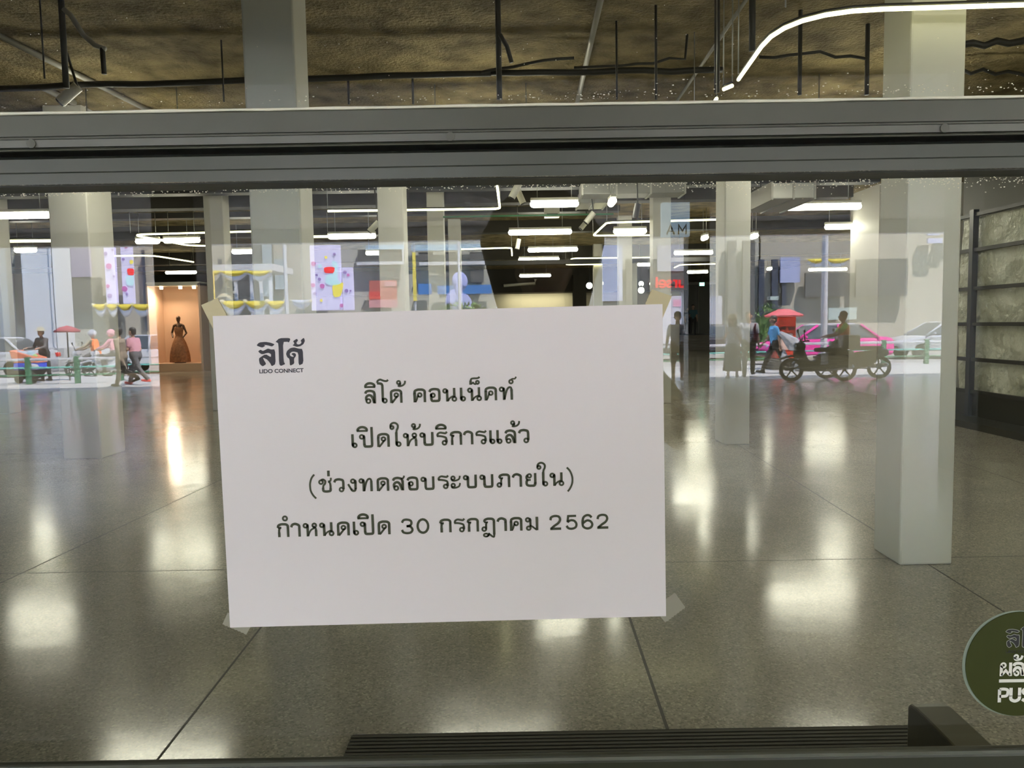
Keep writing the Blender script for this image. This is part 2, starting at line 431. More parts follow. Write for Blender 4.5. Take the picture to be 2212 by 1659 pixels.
# solid front either side of and above the glazing
wallbox('wall_front_left', (-17.2, 0.66, 0), (XA, 0.80, CEIL_Z), GREYWALL, 'solid shopfront wall to the left of the glazing')
wallbox('wall_front_right', (XB, 0.66, 0), (14.2, 0.80, CEIL_Z), GREYWALL, 'solid shopfront wall to the right of the glazing')
wallbox('wall_front_lintel', (XA, 0.66, 2.73), (XB, 0.80, CEIL_Z), DARKWALL, 'wall above the upper glazing')
tag(box_obj('trim_threshold', (XA, 0.66, -0.2), (XB, 0.80, 0.0), mat('threshold_stone', (0.2, 0.19, 0.17), 0.4)), 'stone threshold under the door', 'threshold', None, 'structure')

# entrance mat inside the door
MY, MXA, MXB = lvl(762, 1590, 0).y, lvl(762, 1590, 0).x - 0.43, lvl(1975, 1567, 0).x - 0.43
mat_o = thing('entrance_mat', 'dark ribbed entrance mat set in front of the door', 'mat', (0.43, MY - 0.92, 0))
box_obj('mat_base', (MXA, -0.92, 0.0), (MXB, 0.92, 0.006), mat('mat_base', (0.02, 0.019, 0.015), 0.9), mat_o)
m = MB()
for k in range(78):
    y = -0.91 + k * 0.0234; m.box(((MXA + MXB) / 2, y, 0.008), (MXB - MXA, 0.013, 0.012))
tag(m.build('rib', mat('mat_rib', (0.05, 0.046, 0.034), 0.75), mat_o), kind='stuff')

# ------------------------------------------------------------------ the paper notice (millimetres from the middle of the sheet)
LINES = [
    (12.92, [('ล',-71.9,64.4),('ิ',-71.9,64.4),('โ',-60.2,64.4),('ด',-48.1,64.4),('้',-41.2,64.4),('ค',-25.7,64.4),('อ',-10.8,64.4),('น',2.1,64.4),('เ',18.5,64.4),('น',25.7,64.4),('็',27.8,64.4),('ค',41.9,64.4),('ท',55.8,64.5),('์',65.1,64.5)]),
    (13.09, [('เ',-86.5,22.4),('ป',-78.9,22.4),('ิ',-81.0,22.4),('ด',-62.0,22.5),('ใ',-49.6,22.5),('ห',-37.0,22.5),('้',-28.6,22.6),('บ',-21.2,22.6),('ร',-5.3,22.6),('ิ',-5.9,22.6),('ก',8.1,22.6),('า',20.5,22.7),('ร',32.0,22.7),('แ',45.2,22.7),('ล',60.3,22.7),('้',66.0,22.8),('ว',73.3,22.8)]),
    (13.02, [('(',-128.6,-20.0),('ช',-119.7,-20.0),('่',-111.0,-20.0),('ว',-105.0,-20.0),('ง',-92.1,-20.1),('ท',-81.1,-20.1),('ด',-64.1,-20.1),('ส',-48.7,-20.1),('อ',-34.8,-20.2),('บ',-21.7,-20.2)]),
    (13.02, [('ร',-5.5,-19.6),('ะ',7.2,-19.6),('บ',19.0,-19.6),('บ',34.8,-19.6),('ภ',51.1,-19.6),('า',66.0,-19.6),('ย',78.2,-19.6),('ใ',89.7,-19.6),('น',102.1,-19.6),(')',118.4,-19.6)]),
    (13.38, [('ก',-161.4,-62.6),('ำ',-148.7,-62.6),('ห',-136.7,-62.6),('น',-120.8,-62.6),('ด',-104.1,-62.6),('เ',-88.7,-62.6),('ป',-81.7,-62.6),('ิ',-83.8,-62.6),('ด',-64.8,-62.6),('3',-42.2,-62.6),('0',-27.2,-62.6)]),
    (13.17, [('ก',-4.8,-62.2),('ร',8.6,-62.2),('ก',21.6,-62.2),('ฎ',35.3,-62.3),('า',50.2,-62.3),('ค',62.6,-62.4),('ม',77.5,-62.4),('2',100.7,-62.5),('5',116.4,-62.5),('6',131.4,-62.6),('2',146.1,-62.6)]),
]
LOGO = [
    [(-172.4,122.2),(-169.5,125.1),(-163.6,125.5),(-158.9,124.6),(-154.8,122.9),(-157.6,120.8),(-161.4,122.1),(-165.5,122.7),(-163.7,121.8),(-166.8,120.0)],
    [(-171.0,116.7),(-168.6,118.3),(-166.5,116.9),(-164.6,117.7),(-161.5,119.2),(-158.6,118.1),(-154.9,118.2),(-155.0,104.3),(-158.8,102.1),(-160.1,105.2),(-162.7,108.6),(-166.7,110.8),(-166.1,108.7),(-163.8,104.5),(-167.4,102.2),(-170.0,104.6),(-170.6,108.2),(-170.3,110.3),(-164.1,114.0),(-159.1,110.8),(-158.9,113.8),(-161.2,115.0),(-163.5,114.7),(-165.7,114.0),(-167.7,113.9),(-169.5,115.0)],
    [(-154.2,125.0),(-150.3,128.6),(-140.9,128.5),(-139.9,127.3),(-141.4,124.2),(-142.6,125.0),(-147.1,124.9),(-147.3,106.1),(-145.8,104.0),(-150.2,102.2),(-151.7,104.2),(-151.4,123.4),(-152.7,124.7)],
    [(-141.6,102.1),(-141.6,108.7),(-143.8,110.5),(-144.7,113.5),(-143.6,116.4),(-140.2,119.0),(-136.6,119.5),(-132.5,118.2),(-128.7,117.9),(-128.6,104.2),(-133.3,102.1),(-133.0,114.4),(-136.8,115.5),(-139.2,115.4),(-141.2,113.7),(-140.8,111.6),(-138.8,110.7),(-137.3,110.9),(-138.2,112.1),(-139.6,113.0),(-138.6,114.2),(-136.8,114.3),(-135.4,113.2),(-135.3,111.5),(-137.4,108.8),(-137.3,104.1)],
    [(-137.6,125.3),(-133.8,127.7),(-132.6,125.9),(-134.3,124.2),(-134.1,122.7),(-132.6,122.1),(-130.5,122.6),(-129.4,124.4),(-130.5,125.7),(-127.1,128.6),(-126.2,125.5),(-127.6,122.5),(-130.6,120.5),(-134.2,119.9),(-138.3,121.5),(-136.4,122.8),(-136.7,124.4)],
]
# letter strokes in units of the letter height: c = curve, p = straight, o = ring, e = ellipse
G_ = {
 'ล': [('c', '.05,.74 .12,.88 .32,.94 .52,.92 .68,.84 .73,.68'), ('p', '.73,.7 .73,0'), ('o', '.26,.19 .145'), ('c', '.12,.24 .1,.44 .2,.58 .36,.62 .5,.54 .6,.34 .68,.04')],
 'ิ': [('c', '.07,1.22 .1,1.36 .24,1.47 .42,1.5 .6,1.46 .72,1.36 .74,1.22'), ('p', '.0,1.225 .8,1.225 .15')],
 'โ': [('c', '.05,1.51 .09,1.66 .26,1.75 .42,1.7 .6,1.64 .76,1.64 .85,1.73', .15), ('c', '.03,1.49 .2,1.47 .36,1.43 .42,1.3'), ('p', '.42,1.33 .42,.3'), ('c', '.42,.4 .42,.22 .45,.12'), ('o', '.56,.19 .145')],
 'ด': [('p', '.1,0 .1,.7'), ('c', '.1,.65 .13,.84 .32,.93 .5,.94 .7,.92 .83,.82 .84,.65'), ('p', '.84,.7 .84,0'), ('o', '.48,.58 .135'), ('p', '.13,.04 .2,.06 .56,.5', .14)],
 '้': [('o', '.15,1.5 .115'), ('c', '.27,1.48 .25,1.36 .14,1.25 .3,1.24 .48,1.3 .6,1.44 .63,1.62', .14)],
 'ค': [('p', '.1,0 .1,.7', .2), ('c', '.1,.65 .13,.84 .32,.93 .5,.94 .7,.92 .83,.82 .84,.65'), ('p', '.84,.7 .84,0'), ('o', '.47,.54 .135'), ('c', '.14,.02 .24,.2 .32,.42 .42,.5', .13)],
 'อ': [('c', '.04,.74 .12,.88 .3,.94 .5,.94 .7,.88 .76,.7'), ('p', '.76,.72 .76,.2'), ('c', '.76,.25 .72,.1 .6,.07 .42,.07 .22,.09 .16,.25'), ('p', '.16,.22 .16,.5'), ('c', '.16,.4 .15,.52 .2,.6'), ('o', '.29,.49 .135')],
 'น': [('o', '.19,.79 .135'), ('c', '.3,.86 .34,.78 .34,.66'), ('p', '.34,.7 .34,0'), ('c', '.38,.04 .46,.18 .6,.3 .82,.4', .13), ('p', '.86,1 .86,.3'), ('o', '.86,.18 .14')],
 'เ': [('p', '.1,1 .1,.25'), ('c', '.1,.35 .1,.2 .15,.1'), ('o', '.24,.18 .14')],
 'แ': [('p', '.1,1 .1,.25'), ('c', '.1,.35 .1,.2 .15,.1'), ('o', '.24,.18 .14'), ('p', '.62,1 .62,.25'), ('c', '.62,.35 .62,.2 .67,.1'), ('o', '.76,.18 .14')],
 'ท': [('o', '.19,.79 .135'), ('c', '.3,.88 .36,.8 .36,.66'), ('p', '.36,.7 .36,0'), ('c', '.4,.04 .48,.42 .6,.76 .74,.92 .88,.9 .93,.74', .15), ('p', '.93,.78 .93,0')],
 '์': [('o', '.18,1.34 .13'), ('c', '.2,1.48 .28,1.54 .44,1.55 .52,1.6 .55,1.7', .12)],
 '็': [('p', '.09,1.2 .1,1.5'), ('c', '.1,1.45 .16,1.62 .34,1.66 .56,1.66 .7,1.7 .75,1.78', .14), ('c', '.1,1.24 .22,1.3 .28,1.36 .36,1.26 .5,1.22', .12), ('o', '.6,1.36 .11')],
 'ป': [('o', '.19,.79 .135'), ('c', '.3,.88 .36,.8 .36,.66'), ('p', '.36,.7 .36,.2'), ('c', '.36,.25 .4,.1 .52,.07 .76,.07 .9,.1 .93,.25'), ('p', '.93,.22 .93,1.5')],
 'บ': [('o', '.19,.79 .135'), ('c', '.3,.88 .36,.8 .36,.66'), ('p', '.36,.7 .36,.2'), ('c', '.36,.25 .4,.1 .52,.07 .76,.07 .9,.1 .93,.25'), ('p', '.93,.22 .93,1.0')],
 'ใ': [('o', '.18,1.41 .115'), ('c', '.07,1.42 .1,1.62 .26,1.74 .46,1.72 .6,1.58 .6,1.38 .52,1.2 .48,1.0', .15), ('p', '.48,1.05 .48,.28'), ('c', '.48,.38 .48,.2 .52,.1'), ('o', '.63,.18 .14')],
 'ห': [('o', '.19,.79 .135'), ('c', '.3,.88 .34,.8 .34,.66'), ('p', '.34,.7 .34,0'), ('c', '.38,.05 .46,.28 .6,.48 .82,.6', .13), ('o', '.83,.8 .135'), ('c', '.74,.7 .86,.62 .93,.54 .94,.4', .15), ('p', '.94,.46 .94,0')],
 'ร': [('c', '.08,.68 .12,.84 .28,.93 .5,.9 .68,.88 .79,.99', .15), ('c', '.04,.68 .3,.67 .55,.62 .71,.54 .74,.38', .15), ('p', '.74,.42 .74,.2'), ('o', '.59,.18 .14')],
 'ก': [('c', '.05,.68 .1,.85 .28,.93 .44,.94 .64,.92 .76,.82 .77,.65'), ('p', '.77,.7 .77,0'), ('p', '.04,.66 .3,.72', .1), ('c', '.26,.7 .16,.6 .13,.45 .13,.3', .16), ('p', '.13,.35 .13,0')],
 'า': [('c', '.06,.7 .14,.87 .32,.94 .5,.9 .63,.8 .64,.62'), ('p', '.64,.66 .64,0')],
 'ว': [('c', '.04,.72 .12,.88 .3,.94 .48,.93 .66,.86 .7,.68'), ('p', '.7,.7 .7,.2'), ('o', '.55,.18 .14')],
 '(': [('c', '.4,1.35 .2,1.1 .08,.75 .06,.44 .1,.12 .26,-.2 .47,-.44', .14)],
 ')': [('c', '.02,1.35 .24,1.1 .38,.75 .42,.44 .38,.12 .24,-.2 .06,-.44', .14)],
 'ช': [('o', '.19,.77 .135'), ('c', '.2,.92 .36,.96 .5,.84 .48,.66 .36,.5 .33,.3', .15), ('c', '.33,.35 .34,.14 .46,.07 .7,.07 .86,.12 .88,.3'), ('c', '.88,.25 .88,.5 .84,.7 .74,.8', .15), ('c', '.72,.8 .86,.84 .92,.94 .93,1.08', .14)],
 '่': [('p', '.1,1.19 .1,1.62', .2)],
 'ง': [('o', '.42,.79 .135'), ('c', '.54,.86 .6,.76 .6,.6'), ('p', '.6,.66 .6,.2'), ('c', '.6,.28 .56,.1 .44,.06 .34,.1 .28,.2', .16), ('p', '.32,.12 .06,.58', .15)],
 'ส': [('c', '.05,.74 .12,.88 .32,.94 .52,.92 .68,.84 .75,.68'), ('p', '.75,.7 .75,0'), ('o', '.26,.19 .145'), ('c', '.12,.24 .1,.44 .2,.58 .36,.62 .5,.54 .6,.34 .7,.04'), ('c', '.6,.86 .76,.9 .84,.98 .87,1.1', .13)],
 'ะ': [('o', '.17,.78 .125'), ('c', '.05,.76 .1,.62 .26,.58 .46,.62 .62,.72 .68,.94', .13), ('o', '.17,.24 .125'), ('c', '.05,.22 .1,.08 .26,.05 .46,.09 .62,.19 .68,.41', .13)],
 'ภ': [('c', '.22,.7 .26,.85 .44,.93 .6,.94 .8,.92 .91,.82 .92,.65'), ('p', '.92,.7 .92,0'), ('p', '.2,.66 .48,.7', .1), ('c', '.44,.7 .36,.6 .34,.45 .34,.3 .33,.16', .15), ('o', '.2,.18 .14')],
 'ย': [('o', '.34,.8 .13'), ('c', '.2,.86 .12,.74 .14,.58 .26,.5 .44,.5', .15), ('c', '.24,.5 .14,.4 .14,.18 .26,.08 .5,.06 .7,.08 .77,.28'), ('p', '.77,.22 .77,1')],
 'ำ': [('o', '-.36,1.36 .15'), ('c', '.06,.7 .14,.87 .32,.94 .5,.9 .63,.8 .64,.62'), ('p', '.64,.66 .64,0')],
 'ฎ': [('c', '.22,.7 .26,.85 .44,.93 .6,.94 .8,.92 .91,.82 .92,.65'), ('p', '.92,.7 .92,-.25'), ('p', '.2,.66 .48,.7', .1), ('c', '.44,.7 .36,.6 .34,.45 .34,.3 .33,.16', .15), ('o', '.2,.18 .14'), ('c', '.92,-.2 .9,-.4 .78,-.38 .62,-.24 .5,-.14', .14), ('e', '.32,-.27 .16 .11'), ('c', '.56,-.12 .5,-.3 .36,-.4', .12)],
 'ม': [('o', '.19,.79 .135'), ('c', '.3,.88 .38,.8 .38,.64 .38,.3', .16), ('e', '.25,.17 .14 .13'), ('c', '.36,.34 .52,.28 .7,.14 .84,.02', .13), ('p', '.86,1 .86,0')],
 '3': [('c', '.08,.82 .2,1.0 .44,1.04 .7,.96 .76,.76 .64,.6 .4,.56', .17), ('c', '.4,.56 .68,.52 .82,.3 .7,.1 .42,.05 .16,.12 .07,.3', .17)],
 '0': [('e', '.46,.54 .38 .49')],
 '2': [('c', '.09,.72 .16,.94 .42,1.03 .7,.97 .79,.74 .66,.5 .38,.3 .14,.1', .17), ('p', '.06,.08 .86,.08')],
 '5': [('p', '.78,1.0 .2,1.0 .14,.55', .16), ('c', '.14,.55 .38,.68 .64,.63 .79,.4 .72,.15 .45,.05 .2,.1 .07,.28', .17)],
 '6': [('c', '.77,.86 .62,1.01 .4,1.03 .18,.88 .1,.55 .15,.2 .42,.05 .7,.12 .81,.35 .68,.58 .42,.64 .14,.45', .17)],
 'ผ': [('p', '.1,0 .1,.8', .22), ('o', '.24,.8 .16'), ('p', '.12,.06 .42,.42 .72,.06', .18), ('p', '.76,0 .76,1', .22)],
 'ั': [('o', '.15,1.42 .13'), ('c', '.02,1.4 .1,1.22 .3,1.2 .5,1.28 .6,1.5', .17)],
 'P': [('p', '.14,0 .14,.9', .22), ('c', '.14,.9 .4,.92 .66,.86 .7,.66 .62,.46 .4,.42 .14,.42', .2)],
 'U': [('p', '.14,1 .14,.4', .22), ('c', '.14,.45 .16,.2 .42,.08 .68,.2 .72,.45', .22), ('p', '.72,1 .72,.4', .22)],
 'S': [('c', '.68,.82 .5,.93 .3,.92 .14,.76 .24,.58 .5,.48 .66,.3 .52,.1 .28,.08 .1,.2', .2)],
 'H': [('p', '.14,0 .14,1', .22), ('p', '.7,0 .7,1', .22), ('p', '.14,.5 .7,.5', .2)],
 'j': [('p', '.2,.72 .2,.1', .2), ('c', '.2,.12 .16,-.12 -.02,-.16', .18), ('o', '.2,.94 .07')],
 'u': [('p', '.14,.72 .14,.3', .2), ('c', '.14,.32 .18,.1 .38,.08 .58,.12 .62,.32', .2), ('p', '.62,.72 .62,0', .2)],
 'r': [('p', '.14,0 .14,.72', .2), ('c', '.14,.45 .22,.64 .44,.66', .2)],
 's': [('c', '.5,.56 .36,.66 .2,.62 .16,.48 .36,.36 .5,.22 .38,.08 .1,.14', .17)],
 'e': [('c', '.12,.34 .6,.36 .56,.6 .34,.68 .12,.54 .08,.3 .24,.08 .46,.07 .6,.18', .17)],
 'l': [('p', '.14,0 .14,1', .2)],
 'M': [('p', '.1,0 .1,1 .5,.35 .9,1 .9,0', .16)],
 'A': [('p', '.05,0 .45,1 .85,0', .16), ('p', '.2,.35 .7,.35', .14)],
}
def _spline(P, n=7):
    out = []
    for i in range(len(P) - 1):
        p0 = P[max(i - 1, 0)]; p1 = P[i]; p2 = P[i + 1]; p3 = P[min(i + 2, len(P) - 1)]
        for k in range(n):
            t = k / n
            out.append(tuple(0.5 * ((2 * p1[a]) + (-p0[a] + p2[a]) * t + (2 * p0[a] - 5 * p1[a] + 4 * p2[a] - p3[a]) * t * t + (-p0[a] + 3 * p1[a] - 3 * p2[a] + p3[a]) * t ** 3) for a in (0, 1)))
    out.append(P[-1]); return out
def ribbon(mb, P, wd, y, closed=False):
    n = len(P); v = []
    for i in range(n):
        a = P[i - 1] if (i > 0 or closed) else P[i]; b = P[(i + 1) % n] if (i < n - 1 or closed) else P[i]
        d1 = Vector((P[i][0] - a[0], P[i][1] - a[1])); d2 = Vector((b[0] - P[i][0], b[1] - P[i][1]))
        d1 = d1.normalized() if d1.length > 1e-9 else d2.normalized(); d2 = d2.normalized() if d2.length > 1e-9 else d1
        t = (d1 + d2); t = t.normalized() if t.length > 1e-6 else d1
        nn = Vector((-t.y, t.x)); sc = wd / 2 / max(0.45, nn.dot(Vector((-d1.y, d1.x))))
        v += [(P[i][0] + nn.x * sc, y, P[i][1] + nn.y * sc), (P[i][0] - nn.x * sc, y, P[i][1] - nn.y * sc)]
    f = [(2 * i, 2 * i + 1, (2 * i + 3) % (2 * n), (2 * i + 2) % (2 * n)) for i in range(n if closed else n - 1)]
    mb._add(v, f)
def glyph(mb, ch, x, z, u, y, wd=0.185, flip=1.0):
    for st in G_[ch]:
        kind, s_ = st[0], st[1]
        ww = st[2] if len(st) > 2 else wd
        q = [tuple(float(a) for a in t.split(',')) for t in s_.split()]
        if kind == 'o' or kind == 'e':
            (cx_, cy_) = q[0]; rx = q[1][0]; ry = q[2][0] if kind == 'e' else rx
            P = [(cx_ + rx * math.cos(2 * PI * k / 20), cy_ + ry * math.sin(2 * PI * k / 20)) for k in range(20)]
            ww = 0.135 if rx < 0.3 else 0.175
            ribbon(mb, [(x + flip * a * u, z + b * u) for a, b in P], ww * u, y, True)
        else:
            if len(q[-1]) == 1: ww = q[-1][0]; q = q[:-1]
            P = _spline(q) if kind == 'c' else q
            ribbon(mb, [(x + flip * a * u, z + b * u) for a, b in P], ww * u, y)
PAPER = mat('notice_paper', (0.8, 0.735, 0.758), 0.75, noise=(2.2, (0.775, 0.71, 0.73), 0.4))
INK = mat('dark_green_ink', (0.042, 0.047, 0.022), 0.6)
INK2 = mat('logo_ink', (0.024, 0.021, 0.032), 0.6)
notice = thing('paper_notice', 'white paper notice with printed Thai lettering taped to the door glass', 'notice', (-0.0676, 0.7283, 1.364))
notice.rotation_euler = (0, -0.0095, 0)
m = MB(); nx = 24
W2, H2 = 0.2122, 0.1511
vs_, fs_ = [], []
for side in (0, 1):
    for i in range(nx + 1):
        for j in range(2):
            x = -W2 + 2 * W2 * i / nx
            vs_.append((x, side * 0.0003, -H2 + 2 * H2 * j))
for i in range(nx):
    a = 2 * i; b = 2 * (nx + 1) + a
    fs_ += [(a, a + 2, a + 3, a + 1), (b, b + 1, b + 3, b + 2), (a, b, b + 2, a + 2), (a + 1, a + 3, b + 3, b + 1)]
fs_ += [(0, 1, 2 * (nx + 1) + 1, 2 * (nx + 1)), (2 * nx, 4 * nx + 2, 4 * nx + 3, 2 * nx + 1)]
m._add(vs_, fs_); m.build('paper_sheet', PAPER, notice)
groups = [[LINES[0]], [LINES[1]], [LINES[2], LINES[3]], [LINES[4], LINES[5]]]
for gr in groups:
    m = MB()
    for u, row in gr:
        for ch, x, z in row:
            glyph(m, ch, x / 1000, (z + (-0.2)) / 1000, u / 1000, -0.00025)
    m.build('printed_line', INK, notice)
def poly_fill(mb, pts, y):
    from mathutils.geometry import tessellate_polygon
    v3 = [Vector((p[0], 0, p[1])) for p in pts]
    tri = tessellate_polygon([v3])
    mb._add([(p[0], y, p[1]) for p in pts], tri)
def smooth_poly(pts, it=1):
    for _ in range(it):
        o = []
        n = len(pts)
        for i in range(n):
            a, b = pts[i], pts[(i + 1) % n]
            o += [(a[0] * .82 + b[0] * .18, a[1] * .82 + b[1] * .18), (a[0] * .18 + b[0] * .82, a[1] * .18 + b[1] * .82)]
        pts = o
    return pts
def text_mesh(body, size, mt, parent, name, loc, bold=0.0, width=None, flip=False, extr=0.0, align='LEFT'):
    f = bpy.data.curves.new('txt', 'FONT'); f.body = body; f.size = size; f.offset = bold; f.extrude = extr; f.align_x = align
    o = bpy.data.objects.new('txt', f); C.collection.objects.link(o)
    dg = bpy.context.evaluated_depsgraph_get(); dg.update()
    me = bpy.data.meshes.new_from_object(o.evaluated_get(dg))
    bpy.data.objects.remove(o)
    xs = [v.co.x for v in me.vertices]
    k = width / (max(xs) - min(xs)) if width else 1.0
    x0 = min(xs) if align == 'LEFT' else 0
    for v in me.vertices: v.co = Vector(((v.co.x - x0) * k, -v.co.z, v.co.y))
    me.materials.clear(); me.materials.append(mt)
    me.name = name
    t = bpy.data.objects.new(name, me); link(t, parent); t.location = loc
    return t
m = MB()
for pl in LOGO: poly_fill(m, smooth_poly([(a / 1000, b / 1000) for a, b in pl]), -0.00025)
m.build('logo', INK2, notice)
text_mesh('LIDO CONNECT', 0.0052, INK2, notice, 'wordmark', (-0.1708, -0.00025, 0.0959), bold=0.00012, width=0.042)
SMUDGE = mat('grey_smudge', (0.55, 0.53, 0.54), 0.8)
# pieces of tape at the corners
def tape(label, pts, mt, y):
    """torn tape: last-to-first edge is the saw-toothed one"""
    o = thing('tape_piece', label, 'tape', notice.location, 0, 'tape pieces at the corners of the notice')
    o.rotation_euler = notice.rotation_euler
    p = [Vector((a / 1000, b / 1000)) for a, b in pts]
    ring = p[:]
    a, b = p[-1], p[0]; n = 15; d = b - a; nn = Vector((-d.y, d.x)).normalized() * 0.0006
    for k in range(1, n): ring.append(a + d * k / n + (nn if k % 2 else -nn * 0.3))
    mm = MB(); mm.prism([(q.x, q.y) for q in ring], 'y', y, y + 0.0002); mm.build('tape_film', mt, o)
    return o
TAPE_B = mat('beige_tape', (0.5, 0.43, 0.26), 0.5)
TAPE_G = mat('grey_tape', (0.27, 0.255, 0.2), 0.45)
tape('beige torn tape at the upper corner nearest the printed logo', [(-211.8, 137), (-222.7, 161.7), (-207.1, 167.8), (-194.7, 143.0)][::-1], TAPE_B, 0.0006)
tape('beige torn tape at the upper corner of the notice away from the logo', [(202.3, 165.3), (221.3, 158.4), (211.5, 136.0), (192, 142)], TAPE_B, 0.0006)
tape('grey tape at the lower corner of the notice below the logo side', [(-197.1, -158.8), (-192.1, -150.6), (-205, -140), (-213.9, -136.2), (-219.9, -148.0)], TAPE_G, 0.0006)
tape('grey tape at the lower corner of the notice nearest the round sticker', [(211.3, -157.7), (201.5, -144.1), (210, -136), (221.0, -128.0), (231.2, -143.0)], TAPE_G, 0.0006)
# round push sticker
st = thing('push_sticker', 'round dark green door sticker with white push lettering', 'sticker', (0.4917, 0.7288, 1.1606))
GREEN = mat('sticker_green', (0.03, 0.036, 0.003), 0.6, spec=0.2, noise=(50, (0.034, 0.041, 0.004), 0.3))
MB().cyl((0, 0, 0), 0.0525, 0.0006, 'y', 64).build('green_disc', GREEN, st)
MB().cyl((-0.0022, 0.0006, 0.0004), 0.0533, 0.0004, 'y', 64).build('reflected_rim', mat('sticker_rim', (0.2, 0.24, 0.19), 0.5), st)  # pale offset rim imitates the sticker's reflection in the glass
WHITE_INK = mat('cream_ink', (0.8, 0.77, 0.7), 0.6)
m = MB()
u = 0.0136
for ch, x in (('ผ', -0.0190), ('ล', -0.0062), ('ั', -0.0055), ('ก', 0.0062)): glyph(m, ch, x, -0.0117, u, -0.0006, 0.22)
ribbon(m, [(-0.0196, -0.01655), (0.0215, -0.01655)], 0.0032, -0.0006)
for ch, x in (('P', -0.0207), ('U', -0.0095), ('S', 0.0022), ('H', 0.012)): glyph(m, ch, x, -0.0383, 0.0146, -0.0006, 0.22)
m.build('push_lettering', WHITE_INK, st)
m = MB()
for pl in LOGO:
    poly_fill(m, smooth_poly([((a + 150) * 0.8 / 1000 + 0.003, (b - 108) * 0.8 / 1000 + 0.0215) for a, b in pl]), -0.0006)
m.build('logo', mat('black_ink', (0.004, 0.004, 0.004), 0.4), st)
m = MB()
for pl in LOGO: ribbon(m, smooth_poly([((a + 150) * 0.8 / 1000 + 0.003, (b - 108) * 0.8 / 1000 + 0.0215) for a, b in pl]), 0.0004, -0.0007, True)
m.build('logo_outline', mat('outline_grey', (0.4, 0.4, 0.36), 0.5), st)
text_mesh('LIDO CONNECT', 0.0040, MATS['black_ink'], st, 'wordmark', (-0.0138, -0.0006, 0.0115), bold=0.0001, width=0.0335)

# ------------------------------------------------------------------ ceiling lamps and light strips
LZ = 3.43
def lamp(pa, pb, label, z=LZ, r=0.055, lm=None):
    a, b = lvl(*pa, z), lvl(*pb, z)
    b.y = a.y = (a.y + b.y) / 2
    if abs(b.x - a.x) < 0.45:                                 # seen end on: runs into the hall
        c = (a + b) / 2; a = Vector((c.x, c.y - 0.1, z)); b = Vector((c.x, c.y + 0.3, z))
    c = (a + b) / 2
    t = thing('ceiling_lamp', label, 'lamp', c, 0, 'hanging tube lamps in the hall')
    d = (b - a) / 2; u = d.normalized()
    MB().capsule(-d + u * r, r, d - u * r, r, 14).build('tube', TUBE, t)
    hv = Vector((abs(u.x) * d.length * 0.98 + abs(u.y) * 0.045, abs(u.y) * d.length * 0.98 + abs(u.x) * 0.045, 0.03))
    MB().box((0, 0, r + 0.02), (hv.x * 2, hv.y * 2, 0.05)).build('housing', LAMPW, t, 0.008)
    for s in (-0.7, 0.7):
        MB().tube([d * s + Vector((0, 0, r + 0.04)), d * s + Vector((0, 0, CEIL_Z - z))], 0.006, 6).build('hanger', STEEL, t)
    return t
lamp((-40, 466), (112, 465), 'bright tube lamp cut by the left edge of the photo, largest there')
lamp((25, 540), (85, 541), 'short tube lamp below the long strip, near the left edge')
lamp((293, 522), (345, 521), 'short tube lamp inside the left strip loop, the shorter of two end to end')
lamp((352, 520), (433, 519), 'tube lamp inside the left strip loop, the longer of two end to end')
lamp((357, 589), (425, 588), 'tube lamp above the dress display booth')
lamp((540, 452), (575, 451), 'tube lamp seen end on beside the column behind the notice')
lamp((500, 544), (578, 543), 'tube lamp just left of the column behind the notice')
lamp((708, 511), (813, 510), 'long tube lamp passing the column behind the notice')
lamp((790, 547), (838, 546), 'small tube lamp in front of the second column behind the notice')
lamp((1145, 441), (1250, 440), 'topmost tube lamp of the middle row, beside the steel duct')
lamp((1098, 502), (1235, 501), 'longest tube lamp of the middle row, second from the top')
lamp((1140, 540), (1248, 539), 'third tube lamp from the top in the middle row')
lamp((1120, 561), (1208, 560), 'fourth tube lamp from the top in the middle row')
lamp((1122, 596), (1190, 595), 'lowest and farthest tube lamp of the middle row, before the beige wall')
lamp((1312, 435), (1336, 434), 'tube lamp seen end on beside the steel duct')
lamp((1325, 500), (1397, 499), 'tube lamp inside the middle strip loop')
lamp((1508, 513), (1541, 513), 'stub of a tube lamp left of the second column on the right')
lamp((1455, 547), (1541, 545), 'tube lamp reaching behind the second column on the right')
lamp((1618, 510), (1646, 509), 'tube lamp end showing right of the second column on the right')
lamp((1668, 449), (1862, 445), 'largest tube lamp, hanging before the wide pier')
lamp((1780, 491), (1848, 489), 'tube lamp below the largest one, by the wide pier')
lamp((1650, 581), (1678, 580), 'small far tube lamp right of the second column on the right')
lamp((2115, 510), (2180, 508), 'tube lamp before the plastic sheeting on the right wall')
lamp((1376, 572), (1411, 571), 'small far tube lamp beside the third column on the right')
lamp((1440, 640), (1452, 640), 'tiny far tube lamp low in the corridor opening', z=2.3, r=0.03)
